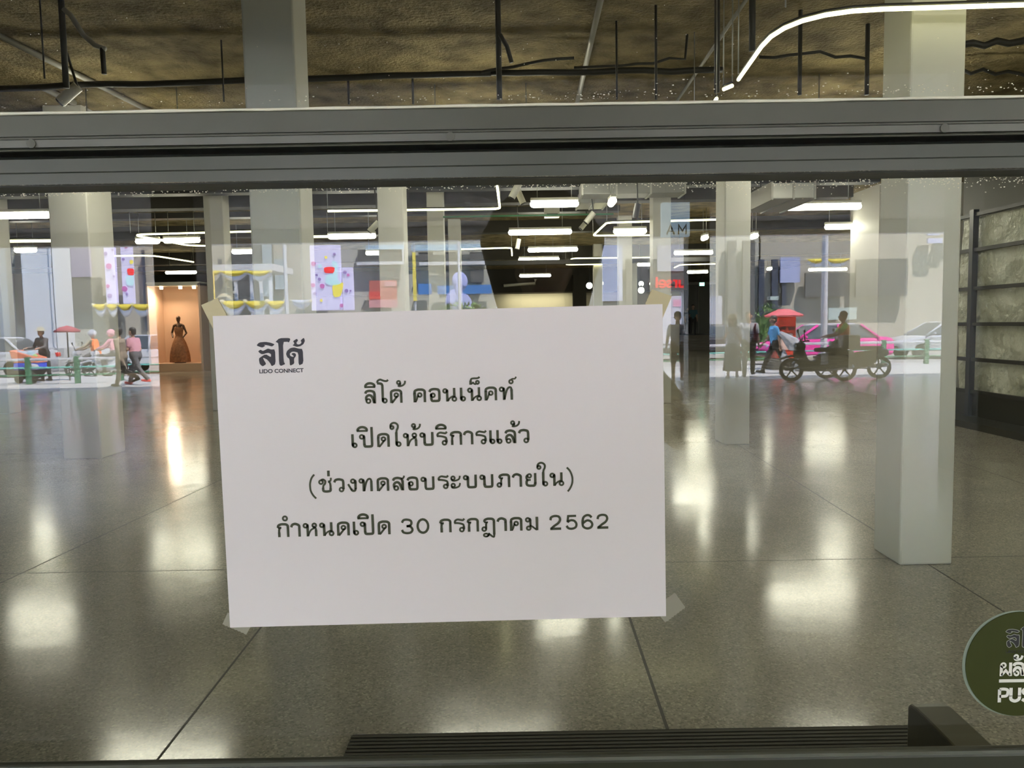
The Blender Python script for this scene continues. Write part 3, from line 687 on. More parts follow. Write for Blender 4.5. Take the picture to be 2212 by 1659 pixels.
# added lamps, mostly out of view, brightening the far right of the hall
for x, y, lb in ((10.6, 21.0, 'added unseen tube lamp behind the near right column'), (11.6, 24.5, 'added unseen tube lamp behind the wide pier'), (12.3, 30.0, 'added tube lamp farther back beyond the wide pier')):
    q = Vector((x, y, LZ)); t = thing('ceiling_lamp', lb, 'lamp', q, 0, 'hanging tube lamps in the hall')
    MB().capsule((-0.7, 0, 0), 0.055, (0.7, 0, 0), 0.055, 14).build('tube', TUBE, t); MB().box((0, 0, 0.075), (1.48, 0.09, 0.05)).build('housing', LAMPW, t, 0.008)
    for s in (-0.5, 0.5): MB().tube([(s, 0, 0.09), (s, 0, CEIL_Z - LZ)], 0.006, 6).build('hanger', STEEL, t)
lamp((1484, 588), (1530, 587), 'added far tube lamp brightening the corridor')  # lamp added to brighten the corridor and the figures there
lamp((150, 330), (430, 326), 'added tube lamp hidden by the transom bar on the left')  # this and the next two: unseen lamps added to light the floor
lamp((900, 320), (1180, 316), 'added tube lamp hidden by the transom bar in the middle')
lamp((1720, 300), (2040, 295), 'added tube lamp hidden by the transom bar on the right')
for k, (x, y, lb) in enumerate([(2.1, 1.55, 'nearer the camera'), (4.9, 3.2, 'nearer the sheeted wall')]):  # unseen lamps added to light the near floor and column fronts
    pa = Vector((x - 0.75, y, LZ)); t = thing('ceiling_lamp', 'added tube lamp just inside the door above the view, the one %s' % lb, 'lamp', (x, y, LZ), 0, 'hanging tube lamps in the hall')
    MB().capsule((-0.7, 0, 0), 0.055, (0.7, 0, 0), 0.055, 14).build('tube', TUBE, t); MB().box((0, 0, 0.075), (1.48, 0.09, 0.05)).build('housing', LAMPW, t, 0.008)
    for s in (-0.5, 0.5): MB().tube([(s, 0, 0.09), (s, 0, CEIL_Z - LZ)], 0.006, 6).build('hanger', STEEL, t)
for k, (px, py, d) in enumerate([(1273, 617, 27), (1297, 612, 29), (1341, 625, 26), (1385, 627, 27), (1409, 613, 30), (1385, 613, 33)]):
    p = at(px, py, d)
    t = thing('pendant_bulb', ['round pendant bulb left of the group in front of the pier', 'second pendant bulb from the left before the pier', 'pendant bulb left of the fourth column',
              'pendant bulb in the dark gap beside the third column', 'pendant bulb nearest the third column', 'highest far pendant bulb in the dark gap'][k], 'lamp', p, 0, 'pendant bulbs at the back of the hall')
    MB().ball((0, 0, 0), 0.11, 14).build('globe', mat('bulb_glow', (1, 1, 1), 0.4, emit=(0.95, 1.0, 0.78), estr=9), t)
    MB().cyl((0, 0, 0.13), 0.04, 0.08).build('socket', BLACK, t)
    MB().tube([(0, 0, 0.16), (0, 0, CEIL_Z - p.z)], 0.008, 6).build('cord', BLACK, t)

PIPE = mat('dark_pipe', (0.035, 0.034, 0.03), 0.5)
def strip(pxs, label, z=LZ, wd=0.035, closed=False, rnd=0.35):
    P = [lvl(px, py, z) for px, py in pxs]
    c = sum(P, Vector()) / len(P); c.z = z
    pts = []
    n = len(P)
    for i in range(n):                                        # rounded corners
        if (i == 0 or i == n - 1) and not closed: pts.append(P[i]); continue
        a, b, d = P[i - 1], P[i], P[(i + 1) % n]
        k = min(rnd, (a - b).length * 0.45, (d - b).length * 0.45)
        s, e = b + (a - b).normalized() * k, b + (d - b).normalized() * k
        for j in range(7):
            t = j / 6; pts.append(s * (1 - t) ** 2 + b * 2 * t * (1 - t) + e * t * t)
    t = thing('light_strip', label, 'light strip', c, 0, 'bent linear light strips')
    m = MB()
    m.tube([p - c for p in pts], wd / 2, 8, closed=closed); m.build('diffuser', STRIP, t)
    m = MB(); m.tube([p - c + Vector((0, 0, wd * 0.8)) for p in pts], wd * 0.4, 6, closed=closed); m.build('profile', PIPE, t)
    for i in range(0, n):
        q = P[i] - c
        MB().tube([q + Vector((0, 0, wd)), q + Vector((0, 0, CEIL_Z - z))], 0.005, 5).build('hanger', STEEL, t)
    return t
strip([(1595, 172), (1697, 26), (2300, 8)], 'bright bent light strip crossing the upper pane on the right', z=3.22, wd=0.026, rnd=0.62)
strip([(1548, 213), (1500, 285)], 'short light strip dipping behind the transom bar on the right', z=3.22, wd=0.028)
strip([(1563, 193), (1582, 185)], 'stub of light strip in line with the bright bent one', z=3.22, wd=0.028)
strip([(22, 521), (217, 519)], 'long straight light strip at the left beside the lone column', wd=0.06)
strip([(577, 499), (282, 507), (405, 530), (445, 531)], 'left loop of light strip with a pointed end')
strip([(617, 512), (708, 511)], 'light strip in front of the column behind the notice', wd=0.05)
strip([(708, 456), (1080, 451), (1074, 402)], 'light strip turning up beside the second column behind the notice', rnd=0.15)
strip([(1560, 474), (1311, 481), (1281, 509), (1408, 508)], 'middle loop of light strip around a tube lamp', rnd=0.15)
strip([(240, 553), (330, 552), (418, 566)], 'faint far light strip above the display booth')
strip([(980, 539), (1105, 535), (1106, 552)], 'small bent light strip beyond the third column', rnd=0.25)
strip([(1420, 556), (1236, 558), (1222, 572), (1300, 571)], 'small far loop of light strip before the pier', rnd=0.25)
strip([(1545, 570), (1470, 572), (1457, 578)], 'far light strip left of the second column on the right', rnd=0.2)
strip([(640, 399), (340, 401)], 'glowing strip standing in for a lamp reflection under the door rail at the left', wd=0.035)  # both rail strips stand in for lamp reflections on the rail's underside
strip([(1640, 384), (1290, 387)], 'glowing strip standing in for a lamp reflection under the door rail in the middle', wd=0.04)

# ------------------------------------------------------------------ services under the ceiling
CONDUIT = mat('grey_conduit', (0.42, 0.41, 0.38), 0.45, 0.3)
PIPE = mat('dark_pipe', (0.035, 0.034, 0.03), 0.5)
def run(name, cat, label, pts, r, mt, group=None, clip=None):
    c = sum(pts, Vector()) / len(pts)
    o = MB().tube([p - c for p in pts], r, 8).build(name, mt)
    o.location = c
    return tag(o, label, cat, group)
RZ = 4.07
run('conduit', 'conduit', 'white conduit slanting across the upper pane at the left', [lvl(-60, 48, RZ), lvl(330, 243, RZ)], 0.028, CONDUIT)
run('conduit', 'conduit', 'white lighting track rising in the middle of the upper pane', [lvl(1302, -20, RZ), lvl(1246, 225, RZ)], 0.026, CONDUIT)
run('conduit', 'conduit', 'thin bright track beside the bent light strip in the upper pane', [lvl(1625, -20, RZ), lvl(1460, 222, RZ)], 0.016, CONDUIT)
run('conduit', 'conduit', 'short white conduit end at the far left of the upper pane', [lvl(95, 190, RZ), lvl(160, 222, RZ)], 0.035, CONDUIT)
for i, (px, y0, y1, d, r, lab) in enumerate([
        (138, 15, 190, 7.6, 0.024, 'thick dark hanger pipe near the left edge of the upper pane'), (91, -10, 170, 7.2, 0.007, 'thin rod hanging left of the thick hanger pipe'),
        (1077, -10, 215, 7.5, 0.022, 'dark hanger pipe in the middle of the upper pane'), (1549, -10, 200, 8.0, 0.022, 'dark hanger left of the bright bent strip'),
        (1625, -10, 110, 6.8, 0.026, 'dark hanger pipe crossing the bright track'), (1728, 60, 205, 8.2, 0.018, 'dark hanger inside the bend of the bright strip'),
        (1873, 90, 205, 8.4, 0.02, 'dark hanger beside the near right column top'), (1332, 75, 215, 8.6, 0.009, 'thin rod right of the white lighting track'),
        (1417, 45, 215, 8.6, 0.011, 'second thin rod right of the white lighting track'), (481, 100, 220, 8.8, 0.008, 'thin rod left of the column top behind the frame'),
        (892, 180, 225, 9.0, 0.012, 'short dark hanger right of the column top'), (753, 185, 225, 9.0, 0.012, 'short dark hanger close to the column top')]):
    d = 2.6 * 1661 / (702 - max(y0, 4)) - 0.03
    a, b = at(px, y0, d), at(px, y1, d)
    x = (a.x + b.x) / 2
    run('hanger_pipe', 'hanger', lab, [Vector((x, d, CEIL_Z)), Vector((x, d, b.z))], r, PIPE, 'hanger pipes in the upper pane')
def cable(label, pts, r=0.014, mt=None):
    if 'sagging' in label: pts = pts + [Vector((pts[-1].x + 0.02, pts[-1].y, CEIL_Z + 0.01))]
    return run('cable', 'cable', label, pts, r, mt or PIPE)
p = [at(137, 20, 6.25), at(152, 32, 6.25), at(180, 75, 6.25), at(205, 98, 6.25), at(228, 106, 6.25)]
cable('pale arm bending down from the thick hanger pipe', p, 0.02, CONDUIT)
cable('dark drop pipe under the bent arm at the left', [at(221, 104, 6.25), at(225, 160, 6.25)], 0.02)
cable('curved cable leaving the middle hanger pipe', [at(1080, 75, 6.1), at(1095, 100, 6.1), at(1105, 135, 6.1)], 0.017)
def wavy(ax, ay, bx, by, d, amp, n, seed):
    r_ = random.Random(seed)
    return [at(ax + (bx - ax) * i / n, ay + (by - ay) * i / n + r_.uniform(-amp, amp), d) for i in range(n + 1)]
cable('slack black cable running left across the upper pane', wavy(0, 190, 1060, 158, 7.5, 2.0, 14, 2), 0.03)
cable('slack black cable running right of the middle hanger pipe', wavy(1060, 158, 1560, 152, 7.5, 2.5, 9, 3), 0.03)
cable('loose cable rising in the middle of the upper pane', wavy(1040, 158, 1240, 122, 7.45, 4, 6, 4), 0.014)
cable('loose sagging cable right of the white track', wavy(1240, 145, 1480, 128, 7.2, 5, 7, 5), 0.012)
cable('loose wavy cable near the bright strip', wavy(1640, 118, 1870, 122, 7.0, 9, 7, 6), 0.014)
cable('bundle of cables at the right end of the upper pane', wavy(2075, 100, 2230, 90, 6.8, 8, 6, 7), 0.03)
cable('lower sagging cable in the upper pane, right of the near column top', wavy(2070, 150, 2230, 165, 7.95, 7, 6, 8), 0.018)
# trunking and pipes crossing the hall
def beam(name, cat, label, y, z, x0, x1, h, dd, mt):
    o = MB().box((0, 0, 0), (x1 - x0, dd, h)).build(name, mt); o.location = ((x0 + x1) / 2, y, z)
    return tag(o, label, cat)
beam('ceiling_beam', 'beam', 'dark cross beam nearest the door at the ceiling', 9.95, 3.98, -16.9, 6.5, 0.24, 0.3, DARKB)
beam('ceiling_beam', 'beam', 'dark cross beam over the second row of columns', 14.9, 3.95, -16.9, 6.5, 0.3, 0.35, DARKB)
beam('ceiling_beam', 'beam', 'dark cross beam over the third row of columns', 19.6, 3.95, -16.9, 13.9, 0.3, 0.35, DARKB)
beam('ceiling_beam', 'beam', 'dark cross beam farthest back in the hall', 26.2, 3.9, -16.9, 13.9, 0.4, 0.4, DARKB)
beam('cable_tray', 'tray', 'black cable tray hanging highest across the hall', 13.6, 3.9, -16.9, 6.4, 0.1, 0.3, BLACK)
beam('cable_tray', 'tray', 'black cable tray low behind the left columns', 17.0, 3.98, -16.9, 2.4, 0.12, 0.3, BLACK)
beam('cable_tray', 'tray', 'black cable tray far back under the ceiling', 22.6, 3.3, -16.9, 9.0, 0.12, 0.3, BLACK)
beam('green_pipe', 'pipe', 'thin green pipe crossing the middle of the hall', 14.2, 3.48, -1.2, 1.9, 0.03, 0.03, mat('green_pipe', (0.02, 0.16, 0.06), 0.4))
def duct(label, px0, px1, py0, py1, d, dep, mt=None):
    a, b = at(px0, py0, d), at(px1, py1, d)
    t = thing('air_duct', label, 'duct', (a + b) / 2)
    s = Vector((abs(b.x - a.x), dep, abs(b.z - a.z)))
    MB().box((0, dep / 2, 0), s).build('casing', mt or STEEL, t, 0.01)
    n = max(2, int(s.x / 0.45))
    for k in range(n + 1):
        MB().box((-s.x / 2 + s.x * k / n, dep / 2, 0), (0.03, dep + 0.03, s.z + 0.03)).build('flange', CONDUIT, t)
    for k in (-0.4, 0.4):
        MB().tube([(s.x * k, dep / 2, s.z / 2), (s.x * k, dep / 2, CEIL_Z - t.location.z)], 0.008, 6).build('hanger', BLACK, t)
    return t
duct('galvanised duct right of the topmost middle lamp', 1252, 1312, 420, 438, 14.5, 0.8)
duct('larger galvanised duct box behind the topmost middle lamp', 1196, 1255, 398, 422, 14.8, 0.9)
duct('long galvanised duct running toward the second right column', 1258, 1480, 396, 416, 13.0, 0.5, mat('dull_steel', (0.26, 0.26, 0.25), 0.5, 0.5))
duct('galvanised duct left of the wide pier', 1668, 1760, 395, 428, 11.2, 1.4)
t = thing('fan_unit', 'small white air unit above the longest middle lamp', 'air conditioner', at(1192, 460, 15.5))
MB().box((0, 0, 0), (0.3, 0.25, 0.18)).build('casing', LAMPW, t, 0.01); MB().box((0, -0.13, -0.05), (0.22, 0.02, 0.04)).build('vent', BLACK, t)
MB().tube([(0, 0, .08), (0, 0, CEIL_Z - t.location.z)], 0.01, 6).build('hanger', BLACK, t)
for i, (px, py, ang, d, lab) in enumerate([(1113, 412, 0.5, 11, 'white spotlight left of the topmost middle lamp'), (1124, 425, -0.4, 12, 'tilted spotlight near the bent strip end'), (1379 - 105, 470, 0.7, 13.6, 'black and white spotlight left of the middle strip loop'),
                                      (1262, 485, 0.7, 15.8, 'small spotlight under the tilted track'), (808, 490, 0.8, 13, 'spotlight cluster above the small lamp by the second column'), (1375, 455, 0.2, 12.4, 'dark spotlight right of the end on lamp'), (1119, 527, 0.2, 17, 'small spotlight left of the third middle lamp'), (150, 203, 0.9, 7.4, 'spotlight at the left of the upper pane')]):
    t = thing('spotlight', lab, 'spotlight', at(px, py, d)); t.rotation_euler = (0, ang, 0)
    MB().cyl((0, 0, 0), 0.05, 0.22).build('barrel', LAMPW if i != 5 else BLACK, t); MB().cyl((0, 0, -0.115), 0.045, 0.02).build('lens', BLACK, t)
    e_ = Matrix.Rotation(-ang, 3, 'Y') @ Vector((0, 0, CEIL_Z - t.location.z)); MB().tube([(0, 0, 0.1), e_], 0.012, 6).build('bracket', BLACK, t)
# far wall pipe below the farthest lamp
cable('white pipe with a bend on the dark bulkhead', [at(1088, 617, 36.0), at(1156, 612, 36.0), at(1157, 603, 36.0)], 0.07, LAMPW)
beam('bulkhead_drop', 'bulkhead', 'dark dropped box beside the beige wall', 35.95, 2.75, 2.9, 3.5, 2.0, 0.5, DARKB)

# ------------------------------------------------------------------ lit display booth with a dress, far left
bo = thing('display_booth', 'warm lit open booth with panels, far left of the hall', 'booth', (-12.2, 28, 0))
WARM = mat('booth_panel', (0.66, 0.47, 0.34), 0.6)
box_obj('back_panel', (-0.98, 1.2, 0), (0.95, 1.3, 3.2), WARM, bo)
box_obj('side_panel', (-1.0, 0, 0), (-0.92, 1.3, 3.2), WARM, bo)
box_obj('side_panel', (0.9, 0, 0), (0.98, 1.3, 3.2), WARM, bo)
box_obj('booth_floor', (-0.92, 0, 0), (0.9, 1.2, 0.3), WARM, bo)
box_obj('header', (-1.0, 0, 3.12), (0.98, 1.3, 3.25), LAMPW, bo)
for x in (-0.6, 0.1, 0.6):
    MB().cyl((x, 0.4, 3.07), 0.06, 0.1).build('downlight', mat('warm_lens', (1, 1, 1), 0.4, emit=(1, 0.8, 0.55), estr=14), bo)
def area(name, loc, rot, size, en, col, sy=None):
    l = bpy.data.lights.new(name, 'AREA'); l.energy = en; l.color = col; l.size = size
    if sy: l.shape = 'RECTANGLE'; l.size_y = sy
    o = bpy.data.objects.new(name, l); link(o); o.location = loc; o.rotation_euler = rot
    return o
area('booth_light', (-12.6, 28.35, 3.0), (R(-22), 0, 0), 0.3, 42, (1.0, 0.72, 0.5))
area('back_wall_fill', (1.3, 37.3, 2.95), (R(18), 0, 0), 3.0, 32, (1.0, 0.9, 0.66), 0.3)  # area light without a fixture, added to brighten the beige back wall
mn = thing('dress_mannequin', 'mannequin in a long strapless dress standing in the lit booth', 'mannequin', (-12.3, 28.55, 0.3))
DRESS = mat('dress_fabric', (0.35, 0.17, 0.08), 0.7, noise=(14, (0.2, 0.09, 0.045), 0.2))
m = MB(); v = []; f = []; n = 40; prof = [(0.36, 0.03), (0.35, 0.3), (0.3, 0.55), (0.24, 0.75), (0.16, 0.92), (0.125, 1.02), (0.15, 1.14), (0.17, 1.24), (0.155, 1.32)]
for r_, z in prof:
    for k in range(n):
        a = 2 * PI * k / n; q = r_ * (1 + (0.07 * math.sin(9 * a) if z < 0.9 else 0) * (0.95 - z))
        v.append((q * math.cos(a), q * 0.75 * math.sin(a), z))
for i in range(len(prof) - 1):
    for k in range(n): f.append((i * n + k, i * n + (k + 1) % n, (i + 1) * n + (k + 1) % n, (i + 1) * n + k))
m._add(v, f, True); m.build('dress', DRESS, mn)
m = MB(); m.capsule((0, 0, 1.2), 0.11, (0, 0, 1.42), 0.07); m.capsule((-0.1, 0, 1.4), 0.06, (0.1, 0, 1.4), 0.06); m.capsule((0, 0, 1.42), 0.05, (0, 0, 1.52), 0.045); m.capsule((0, 0, 1.58), 0.07, (0, 0, 1.66), 0.08)
m.capsule((-0.17, 0, 1.38), 0.045, (-0.27, 0.02, 1.1), 0.035); m.capsule((-0.27, 0.02, 1.1), 0.034, (-0.19, -0.1, 0.95), 0.026); m.capsule((0.17, 0, 1.38), 0.045, (0.27, 0.02, 1.1), 0.035); m.capsule((0.27, 0.02, 1.1), 0.034, (0.19, -0.1, 0.95), 0.026)
o = m.build('mannequin_body', mat('mannequin_brown', (0.09, 0.05, 0.03), 0.4), mn)
md = o.modifiers.new('remesh', 'REMESH'); md.mode = 'VOXEL'; md.voxel_size = 0.018; md.use_smooth_shade = True
MB().cyl((0, 0, 0.01), 0.2, 0.02).build('base_plate', BLACK, mn)
# back of the hall, right: lit shop fronts and the exit sign
t = thing('exit_sign', 'small glowing green exit sign at the corridor', 'sign', at(1516, 614, 40))
MB().box((0, 0, 0), (0.28, 0.06, 0.2)).build('casing', LAMPW, t); MB().box((0, -0.035, 0), (0.24, 0.01, 0.16)).build('panel', mat('exit_green', (0.3, 0.9, 0.7), 0.4, emit=(0.35, 1, 0.75), estr=3), t)
MB().tube([(0, 0, 0.1), (0, 0, CEIL_Z - t.location.z)], 0.012, 6).build('hanger', BLACK, t)

t = thing('dark_doorway', 'tall dark panelled doorway at the back right of the hall', 'doorway', (11.6, 47.5, 0.76))
MB().box((0, 0, 1.5), (2.2, 0.2, 3.0)).build('panel', mat('doorway_dark', (0.1, 0.1, 0.08), 0.4), t)
for x in (-0.9, -0.1, 0.75): MB().box((x, -0.13, 1.5), (0.09, 0.08, 3.0)).build('frame_post', mat('doorway_grey', (0.2, 0.2, 0.17), 0.5), t)

# ------------------------------------------------------------------ the street behind the camera: covered walk
PAVE = mat('covered_paving', (0.55, 0.545, 0.53), 0.16, noise=(1.5, (0.6, 0.59, 0.57), 0.3))
SIDEWALK = mat('sunlit_paving', (0.5, 0.49, 0.47), 0.7, noise=(0.8, (0.58, 0.57, 0.54), 0.3))
EDGE = -18.2
tag(box_obj('floor_arcade', (-40, EDGE, -0.2), (40, 0.66, 0), PAVE), 'dark polished paving of the covered walk', 'floor', None, 'structure')
tag(box_obj('floor_sidewalk', (-60, -24.5, -0.2), (60, EDGE, 0), SIDEWALK), 'sunlit pale pavement beside the road', 'pavement', None, 'structure')
tag(box_obj('floor_road', (-70, -44, -0.4), (70, -24.5, -0.12), mat('asphalt', (0.16, 0.16, 0.165), 0.75, noise=(3, (0.2, 0.2, 0.2), 0.3))), 'sunlit grey road', 'road', None, 'structure')
tag(box_obj('floor_far_sidewalk', (-70, -52, -0.4), (70, -44, 0.02), SIDEWALK), 'far pavement across the road', 'pavement', None, 'structure')
SOFFIT = mat('dark_soffit', (0.2, 0.19, 0.17), 0.85, noise=(2, (0.25, 0.235, 0.21), 0.3))
tag(box_obj('ceiling_arcade', (-40, EDGE + 0.1, 3.95), (40, 0.66, 4.5), SOFFIT), 'dark soffit of the covered walk', 'ceiling', None, 'structure')
tag(box_obj('trim_canopy_edge', (-40, EDGE, 3.62), (40, EDGE + 0.35, 4.6), mat('canopy_paint', (0.62, 0.62, 0.64), 0.6)), 'pale edge beam of the covered walk', 'beam', None, 'structure')
band = tag(box_obj('trim_soffit_band', (-14, -7.3, 3.86), (14, -6.2, 3.949), mat('soffit_panel', (0.3, 0.29, 0.32), 0.5)), 'pale slatted band in the soffit over the walk', 'soffit', None, 'structure')
m = MB()
for k in range(41): m.box((-14 + 0.7 * k, -6.75, 3.858), (0.035, 1.1, 0.012))
m.build('slat', BLACK, band)
GRANITE = mat('dark_granite', (0.055, 0.05, 0.04), 0.35)
def apillar(px0, px1, D, label):
    a, b = rf(px0, 700, D), rf(px1, 700, D)
    return tag(box_obj('column', (a.x, a.y - (b.x - a.x), 0), (b.x, a.y, 3.95), GRANITE, None, 0.01), label, 'column', None, 'structure')
apillar(338, 430, 9.0, 'dark granite column of the covered walk, mirrored over the lit booth')
apillar(1487, 1533, 17.0, 'dark granite column of the covered walk mirrored at the corridor')
apillar(2118, 2270, 7.0, 'added dark granite column blocking the street reflection over the plastic sheeting')  # added to keep the street's reflection off the sheeting
apillar(-420, -340, 9.0, 'dark granite column of the covered walk outside the view')

# road side railing: green posts, pale rails
GREENP = mat('rail_green', (0.03, 0.13, 0.075), 0.45)
TEAL = mat('rail_teal', (0.12, 0.42, 0.38), 0.45)
PALE = mat('rail_pale', (0.75, 0.74, 0.78), 0.45)
def railing(pa, pb, step, label):
    a, b = pa, pb; d = b - a; L = d.length; u = d.normalized()
    t = thing('road_railing', label, 'railing', a, math.atan2(d.y, d.x), 'railings along the road')
    n = int(L / step)
    for k in range(n + 1):
        MB().box((k * step, 0, 0.4), (0.13, 0.13, 0.8)).build('post', GREENP, t, 0.01)
    for z, mt, h in ((0.72, PALE, 0.085), (0.48, TEAL, 0.05), (0.26, GREENP, 0.045)):
        MB().box((L / 2, 0, z), (L, 0.05 if h < 0.08 else 0.09, h)).build('rail', mt, t, 0.02 if h < 0.08 else 0.035)
railing(rfl(-260, 838), rfl(262, 826), 1.36, 'green road railing with pale top rail, seen mirrored at the left')
railing(rfl(262, 822), rfl(1300, 806), 1.36, 'green road railing continuing behind the mirrored booth and notice')
railing(rfl(1400, 799), rfl(1655, 792), 1.36, 'green road railing beside the red postbox')
railing(rfl(1725, 790), rfl(2300, 782), 1.36, 'green road railing in front of the pink taxi')

dk = tag(MB().box((0, -39.0, 10.2), (140, 8.0, 1.6)).build('viaduct_deck', mat('deck_concrete', (0.4, 0.4, 0.4), 0.8)), 'concrete railway viaduct deck high above the road', 'viaduct', None, 'structure')
# red postbox
pb = thing('postbox', 'red pillar postbox with a wide hipped roof on a dark plinth', 'postbox', rfl(1692, 797))
RED = mat('postbox_red', (0.62, 0.05, 0.03), 0.4)
MB().box((0, 0, 0.16), (0.95, 0.8, 0.32)).build('plinth', mat('plinth_dark', (0.06, 0.06, 0.055), 0.6), pb, 0.02)
MB().box((0, 0, 0.95), (0.56, 0.56, 1.3)).build('body', RED, pb, 0.03)
for s in (-0.14, 0.14): MB().box((s, 0.285, 1.25), (0.2, 0.02, 0.1)).build('letter_slot', mat('slot_dark', (0.1, 0.01, 0.01), 0.5), pb)
MB().box((0, 0.285, 0.85), (0.36, 0.015, 0.5)).build('notice_plate', mat('plate_pale', (0.75, 0.5, 0.42), 0.5), pb)
m = MB()
m._add([(-.43, -.43, 1.6), (.43, -.43, 1.6), (.43, .43, 1.6), (-.43, .43, 1.6), (-.46, -.46, 1.65), (.46, -.46, 1.65), (.46, .46, 1.65), (-.46, .46, 1.65), (-.13, -.13, 1.84), (.13, -.13, 1.84), (.13, .13, 1.84), (-.13, .13, 1.84)],
       [(3, 2, 1, 0), (0, 1, 5, 4), (1, 2, 6, 5), (2, 3, 7, 6), (3, 0, 4, 7), (4, 5, 9, 8), (5, 6, 10, 9), (6, 7, 11, 10), (7, 4, 8, 11), (8, 9, 10, 11)])
m.build('roof', mat('postbox_roof', (0.78, 0.14, 0.15), 0.45), pb)
o = tag(MB().box((0, 0, 0.22), (0.75, 0.55, 0.44)).build('concrete_block', mat('block_grey', (0.3, 0.29, 0.26), 0.8), None, 0.03), 'low grey concrete block right of the red postbox', 'block')
o.location = rfl(1750, 801)

# buildings over the road
def rbox(mb, px0, py0, px1, py1, D, dep=0.2, zmin=None):
    a, b = rf(px0, py0, D), rf(px1, py1, D)
    z0, z1 = min(a.z, b.z), max(a.z, b.z)
    if zmin is not None: z0 = zmin
    mb.box2((min(a.x, b.x), a.y, z0), (max(a.x, b.x), a.y - dep, z1)); return mb
FD = 50.0
def building(px0, px1, top, mt, label, D=FD, dep=8.0):
    a, b = rf(px0, 700, D), rf(px1, 700, D)
    t = thing('building', label, 'building', (0, 0, 0))
    box_obj('wall', (a.x, a.y - dep, 0.02), (b.x, a.y, top), mt, t)
    return t
CONC = mat('facade_grey', (0.4, 0.4, 0.36), 0.8, noise=(0.4, (0.46, 0.46, 0.42), 0.3))
CONC2 = mat('facade_warm', (0.38, 0.355, 0.3), 0.8, noise=(0.5, (0.44, 0.41, 0.36), 0.3))
DKGL = mat('dark_glazing', (0.13, 0.13, 0.13), 0.5)
PURP = mat('lavender_panel', (0.3, 0.27, 0.4), 0.6)
WHT = mat('white_panel', (0.75, 0.76, 0.8), 0.6)
SLATE = mat('slate_post', (0.045, 0.055, 0.09), 0.5)
def part(t, name, mt, *rects, D=FD - 0.25, dep=0.2):
    t['layer'] = t.get('layer', 0) + 1
    for r_ in rects: rbox(MB(), *r_, D - 0.05 * t['layer'], dep).build(name, mt, t)
b1 = building(-500, 228, 16, CONC, 'grey building with dark glazing and a lavender panel, mirrored at the far left')
part(b1, 'window', DKGL, (30, 530, 78, 700), (155, 600, 220, 668), (-90, 560, 5, 690))
part(b1, 'panel', PURP, (150, 515, 196, 598), (-60, 590, 22, 625))
part(b1, 'sign_panel', mat('green_lit', (0.6, 0.75, 0.45), 0.5), (-40, 610, 18, 665))
b2 = building(228, 655, 18, CONC2, 'warm grey building behind the yellow swags')
part(b2, 'post', SLATE, (234, 660, 252, 720), (305, 540, 318, 715), (470, 560, 482, 660))
part(b2, 'window', DKGL, (340, 520, 420, 600), (500, 520, 590, 575), (510, 605, 560, 660))
part(b2, 'wall_panel', mat('panel_bluegrey', (0.3, 0.36, 0.42), 0.6), (592, 560, 618, 625), (565, 520, 590, 640))
b3 = building(655, 1075, 18, CONC, 'grey building carrying the large lit screen')
part(b3, 'window', DKGL, (772, 540, 870, 566), (905, 545, 935, 562), (960, 545, 985, 600), (1015, 545, 1045, 610))
part(b3, 'fascia', mat('sky_blue_fascia', (0.5, 0.68, 0.85), 0.5), (790, 530, 872, 538), (888, 529, 1058, 539))
part(b3, 'window_frame', WHT, (770, 566, 872, 571), (905, 566, 1050, 571), (868, 538, 872, 570))
part(b3, 'blue_panel', mat('blue_panel', (0.08, 0.22, 0.55), 0.5), (903, 613, 932, 636), (945, 617, 1062, 634))
b4 = building(1076, 1638, 20, CONC, 'pale grey building with the red lit shop sign')
part(b4, 'panel', mat('pale_blue_panel', (0.55, 0.6, 0.8), 0.5), (1300, 530, 1345, 650), D=FD - 0.3)
part(b4, 'window', DKGL, (1100, 560, 1200, 690), (1352, 560, 1400, 690), (1572, 520, 1590, 690), (1605, 520, 1630, 690))
part(b4, 'shop_front', mat('pale_lit', (0.5, 0.5, 0.56), 0.6), (1420, 530, 1500, 585), (1500, 640, 1560, 700))
b5 = building(1642, 2400, 18, CONC2, 'warm grey building with dark steel posts behind the taxi')
part(b5, 'post', SLATE, (1640, 560, 1650, 700), (1668, 560, 1680, 690), (1690, 560, 1698, 660))
part(b5, 'panel', mat('lavender_blue', (0.38, 0.42, 0.68), 0.5), (1686, 556, 1728, 610))
part(b5, 'window', DKGL, (1740, 590, 1830, 640), (1850, 560, 1960, 640), (2080, 560, 2160, 680))
part(b5, 'awning', mat('awning_teal', (0.45, 0.53, 0.52), 0.6), (1790, 665, 1850, 690), (1664, 640, 1682, 648), D=FD - 0.8, dep=0.6)
part(b5, 'pale_window', mat('lav_window', (0.6, 0.62, 0.9), 0.4), (2005, 485, 2030, 508), (2040, 480, 2062, 505), (2005, 515, 2036, 525), (2070, 472, 2110, 488))
# glowing red shop sign
sg = thing('shop_sign', 'red glowing letters fixed to the pale grey building, mirrored in the glass', 'sign', rf(1492, 621, FD - 0.6), PI)
REDL = mat('red_letters', (0.8, 0.05, 0.05), 0.4, emit=(1.0, 0.05, 0.06), estr=3.0)
m = MB(); x = 0
for ch, adv in (('j', 0.42), ('u', 0.8), ('r', 0.48), ('s', 0.6), ('e', 0.75), ('l', 0.3)):
    for yy in (0.0, -0.1): glyph(m, ch, x, 0.0, 0.7, yy, 0.15)
    x += adv * 0.68
m.build('letter', REDL, sg)
box_obj('mounting_rail', (-0.1, 0.02, 0.1), (x + 0.1, 0.3, 0.2), BLACK, sg)

